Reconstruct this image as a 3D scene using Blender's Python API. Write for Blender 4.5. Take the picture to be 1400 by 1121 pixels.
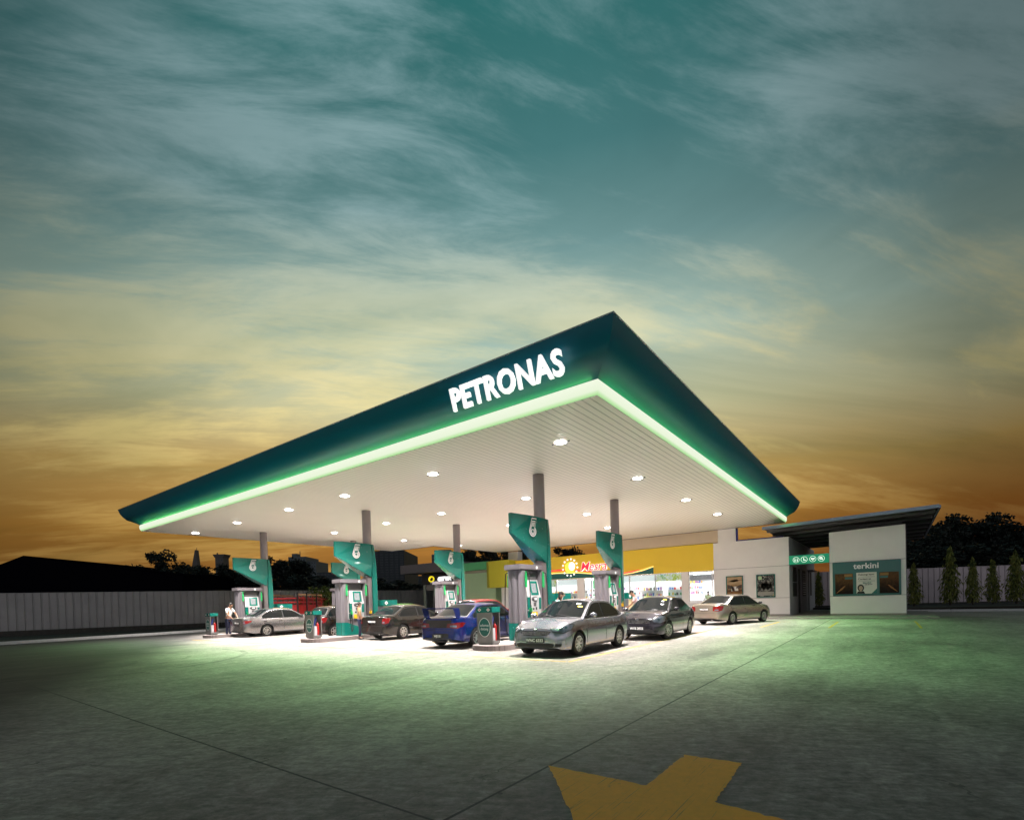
import bpy, bmesh, math, random
import numpy as np
from mathutils import Vector, Matrix
from mathutils.bvhtree import BVHTree
random.seed(7)
R = math.radians
scene = bpy.context.scene
for o in list(bpy.data.objects): bpy.data.objects.remove(o)

# ------------------------------------------------------------------ camera
# X runs away to the right (along the pump islands), Y away to the left, Z up.
CAM = Vector((-9.7744, -4.8605, 1.426)); F = 686.78; CY = 833.96
ROLL, PITCH, YAW = -0.0296, 0.0173, 0.6412
up0 = Vector((0, 0, 1)); f0 = Vector((math.cos(YAW), math.sin(YAW), 0)); r0 = f0.cross(up0)
FW = f0*math.cos(PITCH) - up0*math.sin(PITCH); u2 = up0*math.cos(PITCH) + f0*math.sin(PITCH)
RT = r0*math.cos(ROLL) + u2*math.sin(ROLL); UP = u2*math.cos(ROLL) - r0*math.sin(ROLL)
cd = bpy.data.cameras.new('camera'); cam = bpy.data.objects.new('camera', cd); scene.collection.objects.link(cam)
cam.matrix_world = Matrix(((RT.x, UP.x, -FW.x, CAM.x), (RT.y, UP.y, -FW.y, CAM.y), (RT.z, UP.z, -FW.z, CAM.z), (0, 0, 0, 1)))
cd.sensor_width = 36; cd.lens = 36*F/1400; cd.shift_y = (CY-560.5)/1400; cd.clip_end = 3000; cd.clip_start = .05
scene.camera = cam
def at(px, depth, py=820):      # where a bearing of the survey meets a distance
    d = FW + RT*((px-700)/F) - UP*((py-CY)/F)
    return CAM + d*depth

scene.view_settings.view_transform = 'Standard'
scene.view_settings.look = 'None'
scene.view_settings.exposure = 0.0
scene.view_settings.gamma = 1.0

# ------------------------------------------------------------------ node helpers
def s2l(c):
    return tuple((v/255/12.92 if v/255 <= .04045 else ((v/255+.055)/1.055)**2.4) for v in c)
class NT:
    def __init__(s, tree): s.t = tree; s.n = tree.nodes; s.l = tree.links
    def new(s, typ, **kw):
        nd = s.n.new(typ)
        for k, v in kw.items(): setattr(nd, k, v)
        return nd
    def link(s, a, b): s.l.new(a, b)
    def val(s, sock, v):
        if hasattr(v, 'is_linked') or isinstance(v, bpy.types.NodeSocket): s.l.new(v, sock)
        else: sock.default_value = v
    def math(s, op, a, b=0.0, c=0.0, clamp=False):
        m = s.new('ShaderNodeMath', operation=op, use_clamp=clamp)
        s.val(m.inputs[0], a); s.val(m.inputs[1], b); s.val(m.inputs[2], c); return m.outputs[0]
    def mix(s, f, a, b, blend='MIX'):
        m = s.new('ShaderNodeMix', data_type='RGBA', blend_type=blend)
        s.val(m.inputs[0], f)
        for i, v in ((6, a), (7, b)):
            if isinstance(v, tuple): v = (*v[:3], 1)
            s.val(m.inputs[i], v)
        return m.outputs[2]
    def noise(s, vec, scale, detail=4, rough=.5, dist=0.0):
        n = s.new('ShaderNodeTexNoise'); n.inputs['Scale'].default_value = scale; n.inputs['Detail'].default_value = detail
        n.inputs['Roughness'].default_value = rough; n.inputs['Distortion'].default_value = dist
        if vec is not None: s.link(vec, n.inputs['Vector'])
        return n.outputs['Fac']
    def ramp(s, f, stops, interp='LINEAR'):
        r = s.new('ShaderNodeValToRGB'); r.color_ramp.interpolation = interp
        e = r.color_ramp.elements
        while len(e) < len(stops): e.new(.5)
        for el, (p, c) in zip(e, stops):
            el.position = p
            el.color = (c, c, c, 1) if isinstance(c, (int, float)) else (*c[:3], 1)
        s.val(r.inputs[0], f); return r.outputs[0]
    def mapping(s, vec, scale=(1, 1, 1), rot=(0, 0, 0), loc=(0, 0, 0)):
        m = s.new('ShaderNodeMapping'); m.inputs['Scale'].default_value = scale; m.inputs['Rotation'].default_value = rot
        m.inputs['Location'].default_value = loc; s.link(vec, m.inputs['Vector']); return m.outputs[0]

# ------------------------------------------------------------------ world: dusk sky with thin cirrus
world = bpy.data.worlds.new('World'); scene.world = world; world.use_nodes = True
N = NT(world.node_tree); N.n.clear()
tc = N.new('ShaderNodeTexCoord'); D = tc.outputs['Generated']
sep = N.new('ShaderNodeSeparateXYZ'); N.link(D, sep.inputs[0]); X, Y, Z = sep.outputs
hl = N.math('SQRT', N.math('ADD', N.math('MULTIPLY', X, X), N.math('MULTIPLY', Y, Y)))
hl = N.math('MAXIMUM', hl, .001)
sx, sy = math.cos(YAW+.05), math.sin(YAW+.05)       # azimuth of the after-glow
az = N.math('DIVIDE', N.math('ADD', N.math('MULTIPLY', X, sx), N.math('MULTIPLY', Y, sy)), hl)
side = N.math('DIVIDE', N.math('SUBTRACT', N.math('MULTIPLY', X, sy), N.math('MULTIPLY', Y, sx)), hl)   # + to the right
zc = N.math('MAXIMUM', Z, 0.0)
# slow warp so that the bands are not level
pl = N.new('ShaderNodeCombineXYZ')
den = N.math('ADD', zc, .22)
N.link(N.math('DIVIDE', X, den), pl.inputs[0]); N.link(N.math('DIVIDE', Y, den), pl.inputs[1])
warp = N.noise(N.mapping(pl.outputs[0], (.8, .8, .8)), 1.0, 3, .5)
zz = N.math('ADD', zc, N.math('MULTIPLY', N.math('SUBTRACT', warp, .5), .09))
zz = N.math('ADD', zz, N.math('MULTIPLY', N.math('SUBTRACT', 1.0, az), .10))
base0 = N.ramp(zz, [(0.0, s2l((122, 76, 36))), (.07, s2l((150, 98, 44))), (.15, s2l((178, 128, 58))), (.25, s2l((200, 166, 98))),
                   (.35, s2l((202, 198, 156))), (.45, s2l((172, 194, 180))), (.56, s2l((112, 148, 148))), (.66, s2l((70, 118, 120))),
                   (.76, s2l((44, 104, 104))), (.85, s2l((40, 90, 94)))])
base = N.mix(N.ramp(zc, [(.84, 0.0), (.95, 1.0)]), base0, s2l((76, 68, 74)))
# cirrus, drawn out along one wind direction
def wind(deg, sc, loc=(0, 0, 0)):
    return N.mapping(N.mapping(pl.outputs[0], (1, 1, 1), (0, 0, R(90-math.degrees(YAW)-deg))), sc, (0, 0, 0), loc)
c1 = N.noise(wind(9, (.58, 1.85, 1), (1.3, .2, 0)), 1.25, 10, .58, .7)
c2 = N.noise(wind(14, (.9, 3.4, 1), (3.1, 1.7, 0)), 2.4, 10, .68, .5)
big = N.noise(N.mapping(pl.outputs[0], (.6, .6, 1), (0, 0, 0), (5.2, .4, 0)), 1.0, 3, .5, .4)
cl = N.math('MULTIPLY', N.math('ADD', N.math('MULTIPLY', c1, .62), N.math('MULTIPLY', c2, .38)), N.math('ADD', .55, N.math('MULTIPLY', big, .9)))
cl = N.ramp(cl, [(.47, 0.0), (.64, 1.0)], 'EASE')
ccol = N.ramp(zz, [(0.0, s2l((186, 124, 62))), (.15, s2l((224, 178, 96))), (.30, s2l((250, 226, 150))), (.45, s2l((226, 220, 176))),
                   (.60, s2l((158, 184, 186))), (.8, s2l((122, 156, 162)))])
col = N.mix(N.math('MULTIPLY', cl, .80), base, ccol)
dk = N.noise(wind(4, (.5, 1.5, 1), (9, 3, 0)), 1.1, 6, .6, .6)
col = N.mix(N.math('MULTIPLY', N.ramp(dk, [(.42, 0.0), (.66, 1.0)]), .55), col, N.mix(1.0, col, (.45, .55, .55), 'MULTIPLY'))
# glow falls off to both sides and behind the camera
azf = N.ramp(N.math('MULTIPLY', N.math('ADD', az, 1.0), .5), [(0.0, .30), (.5, .30), (.78, .20), (.854, .34), (.91, .66), (.96, .96), (1.0, 1.16)])
low = N.ramp(zz, [(0.0, 1.0), (.42, .84), (.8, .74)])
one = N.math('SUBTRACT', 1.0, N.math('MULTIPLY', N.math('SUBTRACT', 1.0, azf), N.math('ADD', N.math('MULTIPLY', low, .80), .20)))
col = N.mix(1.0, col, one, 'MULTIPLY')
# reddish dark sector low on the right
red = N.math('MULTIPLY', N.ramp(side, [(.38, 0.0), (.72, 1.0)]), N.ramp(zc, [(.02, 1.0), (.22, 0.0)]))
col = N.mix(N.math('MULTIPLY', red, .75), col, s2l((96, 44, 16)))
# bright low band opposite the after-glow, added out of view to light the walls
back = N.math('MULTIPLY', N.ramp(N.math('MULTIPLY', N.math('SUBTRACT', 1.0, az), .5), [(.45, 0.0), (.75, 1.0)]), N.ramp(zc, [(0.0, 1.0), (.18, .9), (.42, 0.0)]))
col = N.mix(back, col, (.80, .75, .80))
bg = N.new('ShaderNodeBackground'); N.link(col, bg.inputs[0]); bg.inputs[1].default_value = 1.0
wo = N.new('ShaderNodeOutputWorld'); N.link(bg.outputs[0], wo.inputs[0])

# ------------------------------------------------------------------ materials
MATS = {}
def mat(name, col, rough=.6, metal=0.0, var=.12, vs=3.0, bump=0.0, bs=40.0, coat=0.0, spec=.5, emit=None, es=0.0):
    if name in MATS: return MATS[name]
    m = bpy.data.materials.new(name); m.use_nodes = True; n = NT(m.node_tree)
    b = n.n['Principled BSDF']
    if max(col) > 1.0: col = s2l(col)
    t = n.new('ShaderNodeTexCoord').outputs['Object']
    f = n.noise(t, vs, 5, .6)
    c = n.mix(f, tuple(max(0, v*(1-var)) for v in col), tuple(min(1, v*(1+var)) for v in col))
    n.link(c, b.inputs['Base Color'])
    b.inputs['Roughness'].default_value = rough; b.inputs['Metallic'].default_value = metal
    n.link(n.math('ADD', rough-.04, n.math('MULTIPLY', n.noise(t, vs*4, 3), .08)), b.inputs['Roughness'])
    b.inputs['Coat Weight'].default_value = coat; b.inputs['Coat Roughness'].default_value = .04
    b.inputs['Specular IOR Level'].default_value = spec
    if bump:
        bp = n.new('ShaderNodeBump'); bp.inputs['Strength'].default_value = bump; bp.inputs['Distance'].default_value = .01
        n.link(n.noise(t, bs, 4), bp.inputs['Height']); n.link(bp.outputs[0], b.inputs['Normal'])
    if emit:
        b.inputs['Emission Color'].default_value = (*emit, 1); b.inputs['Emission Strength'].default_value = es
    MATS[name] = m; return m
def paint(name, col, metal=.5, rough=.32):
    m = mat(name, col, rough, metal, .03, .8, coat=1.0)
    b = m.node_tree.nodes['Principled BSDF']
    for l in list(b.inputs['Roughness'].links): m.node_tree.links.remove(l)
    b.inputs['Roughness'].default_value = rough; return m

M_teal = mat('teal_panel', (.006, .155, .125), .26, var=.02, coat=.6)
M_tealdk = mat('teal_dark', (.006, .12, .105), .35, var=.05, coat=.3)
M_grey = mat('pump_grey', (.23, .21, .23), .38, .35, .06, coat=.2)
M_greyd = mat('pump_grey_dark', (.10, .095, .10), .5, .2, .1)
M_pillar = mat('pillar_grey', (.27, .235, .24), .38, .5, .08)
M_white = mat('white_plastic', (.50, .49, .50), .4, var=.05)
M_black = mat('black_plastic', (.012, .012, .013), .45, var=.2)
M_rubber = mat('rubber', (.010, .010, .010), .8, var=.3, bump=.3)
M_chrome = mat('chrome', (.75, .75, .77), .12, 1.0, .03)
M_alloy = mat('alloy', (.62, .61, .60), .28, .9, .05)
M_yellow = mat('nozzle_yellow', (.85, .50, .01), .45, var=.06)
M_green = mat('nozzle_green', (.02, .42, .12), .45, var=.06)
M_redp = mat('red_enamel', (.36, .010, .009), .35, var=.1, coat=.4)
M_kerb = mat('kerb_concrete', (.30, .27, .25), .75, var=.3, vs=6, bump=.5, bs=60)
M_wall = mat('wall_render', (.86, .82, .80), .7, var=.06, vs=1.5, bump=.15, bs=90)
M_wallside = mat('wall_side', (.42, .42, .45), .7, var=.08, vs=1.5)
M_yfascia = mat('yellow_fascia', (.86, .60, .035), .42, var=.05, vs=1.0)
M_beige = mat('beige_band', (.62, .50, .36), .6, var=.05)
M_lwhite = mat('interior_white', (.84, .83, .84), .6, var=.02)
M_palegreen = mat('pale_green_render', (.55, .74, .44), .65, var=.08, vs=1.0)
M_greenbox = mat('green_cladding', (.14, .60, .24), .4, var=.08)
M_roofmet = mat('roof_metal', (.20, .22, .27), .4, .5, .12, bump=.2)
M_under = mat('roof_underside', (.035, .028, .028), .7, var=.3)
M_dark = mat('dark_recess', (.02, .016, .018), .6, var=.3)
M_signw = mat('sign_white', (.9, .9, .9), .4, emit=(1, 1, 1), es=.9)
M_letw = mat('painted_white', (.85, .85, .85), .5)
M_taill = mat('tail_lens', (.17, .004, .005), .12, var=.25, vs=30, coat=1)
M_headl = mat('head_lens', (.26, .29, .36), .08, .6, .7, 16, coat=1)
M_plate = mat('plate_black', (.010, .010, .012), .4)
M_skin = mat('skin', (.36, .19, .12), .55, var=.08)
M_hair = mat('hair', (.010, .008, .007), .5, var=.3)
M_bark = mat('bark', (.035, .026, .02), .9, var=.4, bump=.8)
M_far = mat('far_facade', (.075, .095, .11), .7, var=.2, vs=.2)
M_farwin = mat('far_window', (.020, .028, .036), .4, var=.2)
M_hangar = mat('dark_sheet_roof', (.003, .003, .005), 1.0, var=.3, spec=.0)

def m_glass(name, tint=(.9, .95, .95), refl=.10, trans=.9):
    m = bpy.data.materials.new(name); m.use_nodes = True; n = NT(m.node_tree); n.n.clear()
    t = n.new('ShaderNodeBsdfTransparent'); t.inputs[0].default_value = (*[v*trans for v in tint], 1)
    g = n.new('ShaderNodeBsdfGlossy'); g.inputs['Roughness'].default_value = .02; g.inputs[0].default_value = (.9, .9, .9, 1)
    fr = n.new('ShaderNodeFresnel'); fr.inputs[0].default_value = 1.5
    mx = n.new('ShaderNodeMixShader'); n.link(n.math('ADD', n.math('MULTIPLY', fr.outputs[0], .9), refl*.2), mx.inputs[0])
    n.link(t.outputs[0], mx.inputs[1]); n.link(g.outputs[0], mx.inputs[2])
    o = n.new('ShaderNodeOutputMaterial'); n.link(mx.outputs[0], o.inputs[0]); return m
M_glass = m_glass('store_glass')
M_carglass = mat('tinted_glass', (.008, .010, .011), .06, 0, .1, coat=0, spec=.35)

def m_ground():
    m = bpy.data.materials.new('forecourt_concrete'); m.use_nodes = True; n = NT(m.node_tree); b = n.n['Principled BSDF']
    g = n.new('ShaderNodeNewGeometry').outputs['Position']
    sp = n.new('ShaderNodeSeparateXYZ'); n.link(g, sp.inputs[0]); x, y, z = sp.outputs
    smear = n.noise(n.mapping(n.mapping(g, (1, 1, 1), (0, 0, R(-30))), (7, 1.6, 1)), 1.6, 9, .74, .7)
    mott = n.noise(g, 6.5, 8, .74, .8)
    big = n.noise(g, .16, 5, .6, .6)
    brushed = n.noise(n.mapping(g, (.35, 1.5, 1), (0, 0, R(-48))), .9, 8, .68, .8)
    fine = n.noise(g, 9, 8, .7)
    grit = n.noise(g, 70, 3, .6)
    f = n.math('ADD', n.math('MULTIPLY', big, .26), n.math('ADD', n.math('MULTIPLY', brushed, .20), n.math('ADD', n.math('MULTIPLY', fine, .12), n.math('ADD', n.math('MULTIPLY', smear, .22), n.math('MULTIPLY', mott, .20)))))
    c = n.ramp(f, [(.41, (.075, .065, .060)), (.465, (.17, .152, .140)), (.515, (.29, .262, .240)), (.58, (.47, .43, .395))])
    c = n.mix(n.math('MULTIPLY', grit, .35), c, (.10, .10, .095), 'MIX')
    grain = n.ramp(n.noise(g, 16, 6, .75), [(.34, .74), (.5, 1.02), (.66, 1.26)])
    chips = n.ramp(n.noise(n.mapping(n.mapping(g, (1, 1, 1), (0, 0, R(-30))), (3.5, 1, 1)), 4.5, 7, .75, .4), [(.36, .78), (.5, 1.02), (.62, 1.20)])
    c = n.mix(1.0, c, n.mix(1.0, grain, chips, 'MULTIPLY'), 'MULTIPLY')
    ck = n.new('ShaderNodeTexVoronoi', feature='DISTANCE_TO_EDGE'); ck.inputs['Scale'].default_value = .33
    wv = n.new('ShaderNodeVectorMath', operation='ADD'); n.link(g, wv.inputs[0])
    nz = n.new('ShaderNodeTexNoise'); nz.inputs['Scale'].default_value = 1.7; nz.inputs['Detail'].default_value = 6; n.link(g, nz.inputs['Vector']); n.link(nz.outputs['Color'], wv.inputs[1])
    n.link(wv.outputs[0], ck.inputs['Vector'])
    crack = n.math('MULTIPLY', n.math('LESS_THAN', ck.outputs['Distance'], .0028), n.ramp(n.noise(g, .5, 3), [(.52, 0.0), (.58, 1.0)]))
    c = n.mix(n.math('MULTIPLY', crack, .6), c, (.03, .028, .028))
    # oil stains
    st = n.noise(n.mapping(g, (.8, .8, 1), (0, 0, 0), (4, 9, 0)), .55, 4, .6, .5)
    c = n.mix(n.math('MULTIPLY', n.ramp(st, [(.60, 0.0), (.74, 1.0)]), .55), c, (.045, .045, .05))
    # small dark pits and chips
    v = n.new('ShaderNodeTexVoronoi'); v.inputs['Scale'].default_value = 2.6; n.link(g, v.inputs['Vector'])
    pit = n.math('LESS_THAN', v.outputs['Distance'], n.math('MULTIPLY', n.ramp(n.noise(g, .9, 3), [(.45, 0.0), (.75, 1.0)]), .10))
    c = n.mix(n.math('MULTIPLY', pit, .8), c, (.03, .03, .03))
    # vignette darkness at the far left, painted into the concrete with a soft edge
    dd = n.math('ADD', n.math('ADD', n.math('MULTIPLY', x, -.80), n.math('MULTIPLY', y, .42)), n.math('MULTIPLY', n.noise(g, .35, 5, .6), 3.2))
    vignette = n.ramp(n.math('MULTIPLY', n.math('SUBTRACT', dd, 9.4), .45, clamp=True), [(0.0, 0.0), (1.0, 1.0)], 'EASE')
    c = n.mix(vignette, c, n.mix(fine, (.010, .010, .011), (.028, .026, .028)))
    # two old oil patches
    for (cx, cy, rx, ry, st_) in ((-1.55, -8.10, .50, .30, .8), (2.6, -1.3, 1.6, .35, .45), (-3.2, 1.6, .35, .25, .4)):
        dx = n.math('DIVIDE', n.math('SUBTRACT', x, cx), rx); dy = n.math('DIVIDE', n.math('SUBTRACT', y, cy), ry)
        q = n.math('ADD', n.math('SQRT', n.math('ADD', n.math('MULTIPLY', dx, dx), n.math('MULTIPLY', dy, dy))), n.math('MULTIPLY', n.math('SUBTRACT', mott, .5), 1.6))
        c = n.mix(n.math('MULTIPLY', n.ramp(q, [(.35, 1.0), (1.15, 0.0)], 'EASE'), st_), c, (.045, .042, .045))
    # tyre arcs
    def arc(cx, cy, r, w):
        dx = n.math('SUBTRACT', x, cx); dy = n.math('SUBTRACT', y, cy)
        q = n.math('SQRT', n.math('ADD', n.math('MULTIPLY', dx, dx), n.math('MULTIPLY', dy, dy)))
        return n.math('LESS_THAN', n.math('ABSOLUTE', n.math('SUBTRACT', q, r)), w)
    arcs = n.math('MAXIMUM', n.math('MAXIMUM', arc(-6.2, 14.2, 3.3, .07), arc(-6.0, 14.0, 4.6, .09)), arc(-6.8, 13.2, 2.2, .06))
    arcs = n.math('MULTIPLY', arcs, n.ramp(n.noise(g, 1.2, 4), [(.4, 0.0), (.6, 1.0)]))
    c = n.mix(n.math('MULTIPLY', arcs, .55), c, (.02, .02, .02))
    # slab joints, kept to real saw-cut lines
    j1 = n.math('LESS_THAN', n.math('ABSOLUTE', n.math('SUBTRACT', y, -2.505)), n.math('ADD', .005, n.math('MULTIPLY', fine, .016)))
    j2 = n.math('LESS_THAN', n.math('ABSOLUTE', n.math('SUBTRACT', x, -7.474)), n.math('ADD', .004, n.math('MULTIPLY', fine, .014)))
    j3 = n.math('LESS_THAN', n.math('ABSOLUTE', n.math('SUBTRACT', x, 4.6)), .006)
    j3 = n.math('MULTIPLY', j3, n.math('LESS_THAN', y, -2.5))
    j = n.math('MAXIMUM', n.math('MAXIMUM', j1, n.math('MULTIPLY', j2, n.math('GREATER_THAN', y, -2.5))), j3)
    c = n.mix(n.math('MULTIPLY', j, .92), c, (.012, .012, .012))
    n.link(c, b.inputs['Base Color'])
    n.link(n.math('ADD', .42, n.math('MULTIPLY', brushed, .42)), b.inputs['Roughness'])
    bp = n.new('ShaderNodeBump'); bp.inputs['Strength'].default_value = .8; bp.inputs['Distance'].default_value = .025
    h = n.math('SUBTRACT', n.math('ADD', n.math('MULTIPLY', fine, .5), n.math('MULTIPLY', grit, .22)), n.math('ADD', n.math('MULTIPLY', j, .8), pit))
    n.link(h, bp.inputs['Height']); n.link(bp.outputs[0], b.inputs['Normal'])
    return m
def m_marking(name, col, x_along=True):
    m = bpy.data.materials.new(name); m.use_nodes = True; n = NT(m.node_tree); b = n.n['Principled BSDF']
    g = n.new('ShaderNodeNewGeometry').outputs['Position']
    w = n.noise(n.mapping(g, (1, 5, 1)), 2.2, 8, .7, .5); f = n.noise(g, 14, 6, .7)
    sc = n.noise(n.mapping(g, (.7, 34, 1)), 1.6, 5, .6, .15)
    wear = n.math('MAXIMUM', n.ramp(n.math('MULTIPLY', w, f), [(.33, 0.0), (.46, 1.0)]), n.math('MULTIPLY', n.ramp(sc, [(.60, 0.0), (.66, 1.0)]), .9))
    c = n.mix(f, tuple(v*.72 for v in col), tuple(v*1.15 for v in col))
    c = n.mix(n.math('MULTIPLY', wear, .65), c, (.11, .085, .055))
    n.link(c, b.inputs['Base Color']); b.inputs['Roughness'].default_value = .7
    bp = n.new('ShaderNodeBump'); bp.inputs['Strength'].default_value = .4; bp.inputs['Distance'].default_value = .01
    n.link(f, bp.inputs['Height']); n.link(bp.outputs[0], b.inputs['Normal'])
    return m
def m_ribbed(name, col, axis, pitch, dark=.55, rough=.55, width=.16, bump=.6, var=.1, metal=0.0):
    m = bpy.data.materials.new(name); m.use_nodes = True; n = NT(m.node_tree); b = n.n['Principled BSDF']
    o = n.new('ShaderNodeTexCoord').outputs['Object']; sp = n.new('ShaderNodeSeparateXYZ'); n.link(o, sp.inputs[0])
    fr = n.math('FRACT', n.math('DIVIDE', sp.outputs[axis], pitch))
    tri = n.math('ABSOLUTE', n.math('SUBTRACT', fr, .5))
    gr = n.ramp(tri, [(0.0, 0.0), (.5-width, 0.0), (.5, 1.0)])
    f = n.noise(o, .7, 6, .6)
    c = n.mix(f, tuple(v*(1-var) for v in col), tuple(v*(1+var) for v in col))
    c = n.mix(n.math('MULTIPLY', gr, dark), c, tuple(v*.35 for v in col))
    n.link(c, b.inputs['Base Color']); b.inputs['Roughness'].default_value = rough; b.inputs['Metallic'].default_value = metal
    bp = n.new('ShaderNodeBump'); bp.inputs['Strength'].default_value = bump; bp.inputs['Distance'].default_value = .02; bp.invert = True
    n.link(gr, bp.inputs['Height']); n.link(bp.outputs[0], b.inputs['Normal'])
    return m
def m_leaf(name, c0, c1, vs=1.2):
    m = bpy.data.materials.new(name); m.use_nodes = True; n = NT(m.node_tree); b = n.n['Principled BSDF']
    g = n.new('ShaderNodeNewGeometry').outputs['Position']
    f = n.noise(g, vs, 4, .7); c = n.mix(n.ramp(f, [(.35, 0.0), (.65, 1.0)]), c0, c1)
    n.link(c, b.inputs['Base Color']); b.inputs['Roughness'].default_value = .6; b.inputs['Specular IOR Level'].default_value = .25
    return m
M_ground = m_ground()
M_arrow = m_marking('yellow_road_paint', (.98, .46, .05))
M_line = m_marking('yellow_line_paint', (.55, .33, .03))
M_soffit = m_ribbed('soffit_planks', (.90, .83, .75), 1, .19, .62, .42, .13, .7, .05)
M_fence = m_ribbed('fence_sheet', (.24, .215, .22), 0, .42, .8, .5, .16, 1.0, .14, .3)
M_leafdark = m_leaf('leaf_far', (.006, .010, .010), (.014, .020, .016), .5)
M_leafcon = m_leaf('leaf_cypress', (.030, .055, .014), (.24, .24, .05), 3.5)
M_leafbush = m_leaf('leaf_bush', (.03, .06, .012), (.12, .17, .03), 2.0)

# ------------------------------------------------------------------ mesh helpers
COL = scene.collection
class MB:
    def __init__(s): s.v = []; s.f = []; s.m = []
    def add(s, vs, fs, mi=0):
        k = len(s.v); s.v += [tuple(v) for v in vs]; s.f += [tuple(i+k for i in f) for f in fs]; s.m += [mi]*len(fs); return s
    def box(s, x0, x1, y0, y1, z0, z1, mi=0, M=None):
        if x0 > x1: x0, x1 = x1, x0
        if y0 > y1: y0, y1 = y1, y0
        if z0 > z1: z0, z1 = z1, z0
        vs = [Vector(p) for p in ((x0, y0, z0), (x1, y0, z0), (x1, y1, z0), (x0, y1, z0), (x0, y0, z1), (x1, y0, z1), (x1, y1, z1), (x0, y1, z1))]
        if M: vs = [M @ v for v in vs]
        return s.add(vs, [(0, 3, 2, 1), (4, 5, 6, 7), (0, 1, 5, 4), (1, 2, 6, 5), (2, 3, 7, 6), (3, 0, 4, 7)], mi)
    def prism(s, poly, axis, t0, t1, mi=0, M=None):
        # poly of 2-D points in the two other axes, extruded along axis
        n = len(poly); vs = []
        for t in (t0, t1):
            for (a, b) in poly:
                p = {'x': (t, a, b), 'y': (a, t, b), 'z': (a, b, t)}[axis]
                vs.append(M @ Vector(p) if M else Vector(p))
        fs = [tuple(range(n))[::-1], tuple(range(n, 2*n))] + [(i, (i+1) % n, n+(i+1) % n, n+i) for i in range(n)]
        return s.add(vs, fs, mi)
    def lathe(s, prof, c=(0, 0, 0), axis='z', seg=20, mi=0, M=None):
        vs = []; n = len(prof)
        for k in range(seg):
            a = 2*math.pi*k/seg
            for (r, h) in prof:
                p = {'z': (r*math.cos(a), r*math.sin(a), h), 'x': (h, r*math.cos(a), r*math.sin(a)), 'y': (r*math.cos(a), h, r*math.sin(a))}[axis]
                v = Vector(p)+Vector(c); vs.append(M @ v if M else v)
        fs = [(k*n+i, ((k+1) % seg)*n+i, ((k+1) % seg)*n+i+1, k*n+i+1) for k in range(seg) for i in range(n-1)]
        s.add(vs, fs, mi)
        return s
    def cyl(s, c, r, h, axis='z', seg=20, mi=0, M=None):
        return s.lathe([(0.0001, 0), (r, 0), (r, h), (0.0001, h)], c, axis, seg, mi, M)
    def tube(s, pts, r, seg=6, mi=0, taper=None):
        pts = [Vector(p) for p in pts]; k0 = len(s.v); n = len(pts); rings = []
        up = Vector((0, 0, 1))
        for i, p in enumerate(pts):
            t = (pts[min(i+1, n-1)]-pts[max(i-1, 0)]).normalized()
            a = t.cross(up)
            if a.length < 1e-3: a = t.cross(Vector((1, 0, 0)))
            a.normalize(); b = t.cross(a); rr = r if taper is None else r*(1-(1-taper)*i/(n-1))
            if isinstance(r, (list, tuple)): rr = r[i]
            rings.append([p+a*rr*math.cos(2*math.pi*j/seg)+b*rr*math.sin(2*math.pi*j/seg) for j in range(seg)])
        vs = [v for rg in rings for v in rg]
        fs = [(i*seg+j, i*seg+(j+1) % seg, (i+1)*seg+(j+1) % seg, (i+1)*seg+j) for i in range(n-1) for j in range(seg)]
        fs += [tuple(range(seg))[::-1], tuple((n-1)*seg+j for j in range(seg))]
        return s.add(vs, fs, mi)
    def ellipsoid(s, c, rx, ry, rz, seg=12, rings=8, mi=0, M=None):
        vs = []; fs = []
        for i in range(rings+1):
            ph = math.pi*i/rings
            for j in range(seg):
                th = 2*math.pi*j/seg
                v = Vector((c[0]+rx*math.sin(ph)*math.cos(th), c[1]+ry*math.sin(ph)*math.sin(th), c[2]+rz*math.cos(ph)))
                vs.append(M @ v if M else v)
        for i in range(rings):
            for j in range(seg): fs.append((i*seg+j, (i+1)*seg+j, (i+1)*seg+(j+1) % seg, i*seg+(j+1) % seg))
        return s.add(vs, fs, mi)
    def mesh(s, name, mats, smooth=False, bevel=0.0, ang=35):
        me = bpy.data.meshes.new(name); me.from_pydata(s.v, [], s.f)
        if not isinstance(mats, (list, tuple)): mats = [mats]
        for m in mats: me.materials.append(m)
        me.polygons.foreach_set('material_index', s.m)
        bm = bmesh.new(); bm.from_mesh(me)
        bmesh.ops.remove_doubles(bm, verts=bm.verts, dist=1e-5)
        bmesh.ops.recalc_face_normals(bm, faces=bm.faces)
        if bevel:
            es = [e for e in bm.edges if len(e.link_faces) == 2 and e.calc_face_angle(0) > R(30)]
            bmesh.ops.bevel(bm, geom=es, offset=bevel, segments=2, affect='EDGES', clamp_overlap=True)
        if smooth:
            for f in bm.faces: f.smooth = True
            for e in bm.edges:
                if len(e.link_faces) == 2 and e.calc_face_angle(0) > R(ang): e.smooth = False
        bm.to_mesh(me); bm.free(); me.update(); return me
    def build(s, name, mats, parent=None, smooth=False, bevel=0.0, label=None, ang=35):
        o = bpy.data.objects.new(name, s.mesh(name, mats, smooth, bevel, ang)); COL.objects.link(o)
        if parent is not None: o.parent = parent
        if label: o['label'] = label
        return o
def tag(o, label, cat, group=None):
    o['label'] = label; o['category'] = cat
    if group: o['group'] = group
    return o
def thing(name, label, cat, loc=(0, 0, 0), rz=0.0, group=None):
    o = bpy.data.objects.new(name, None); COL.objects.link(o); o.location = loc; o.rotation_euler = (0, 0, rz); o.empty_display_size = .2
    return tag(o, label, cat, group)
def struct(o): o['kind'] = 'structure'; return o
def copy_tree(o, parent=None):
    c = o.copy(); COL.objects.link(c); c.parent = parent
    for ch in list(o.children): copy_tree(ch, c)
    return c
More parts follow.
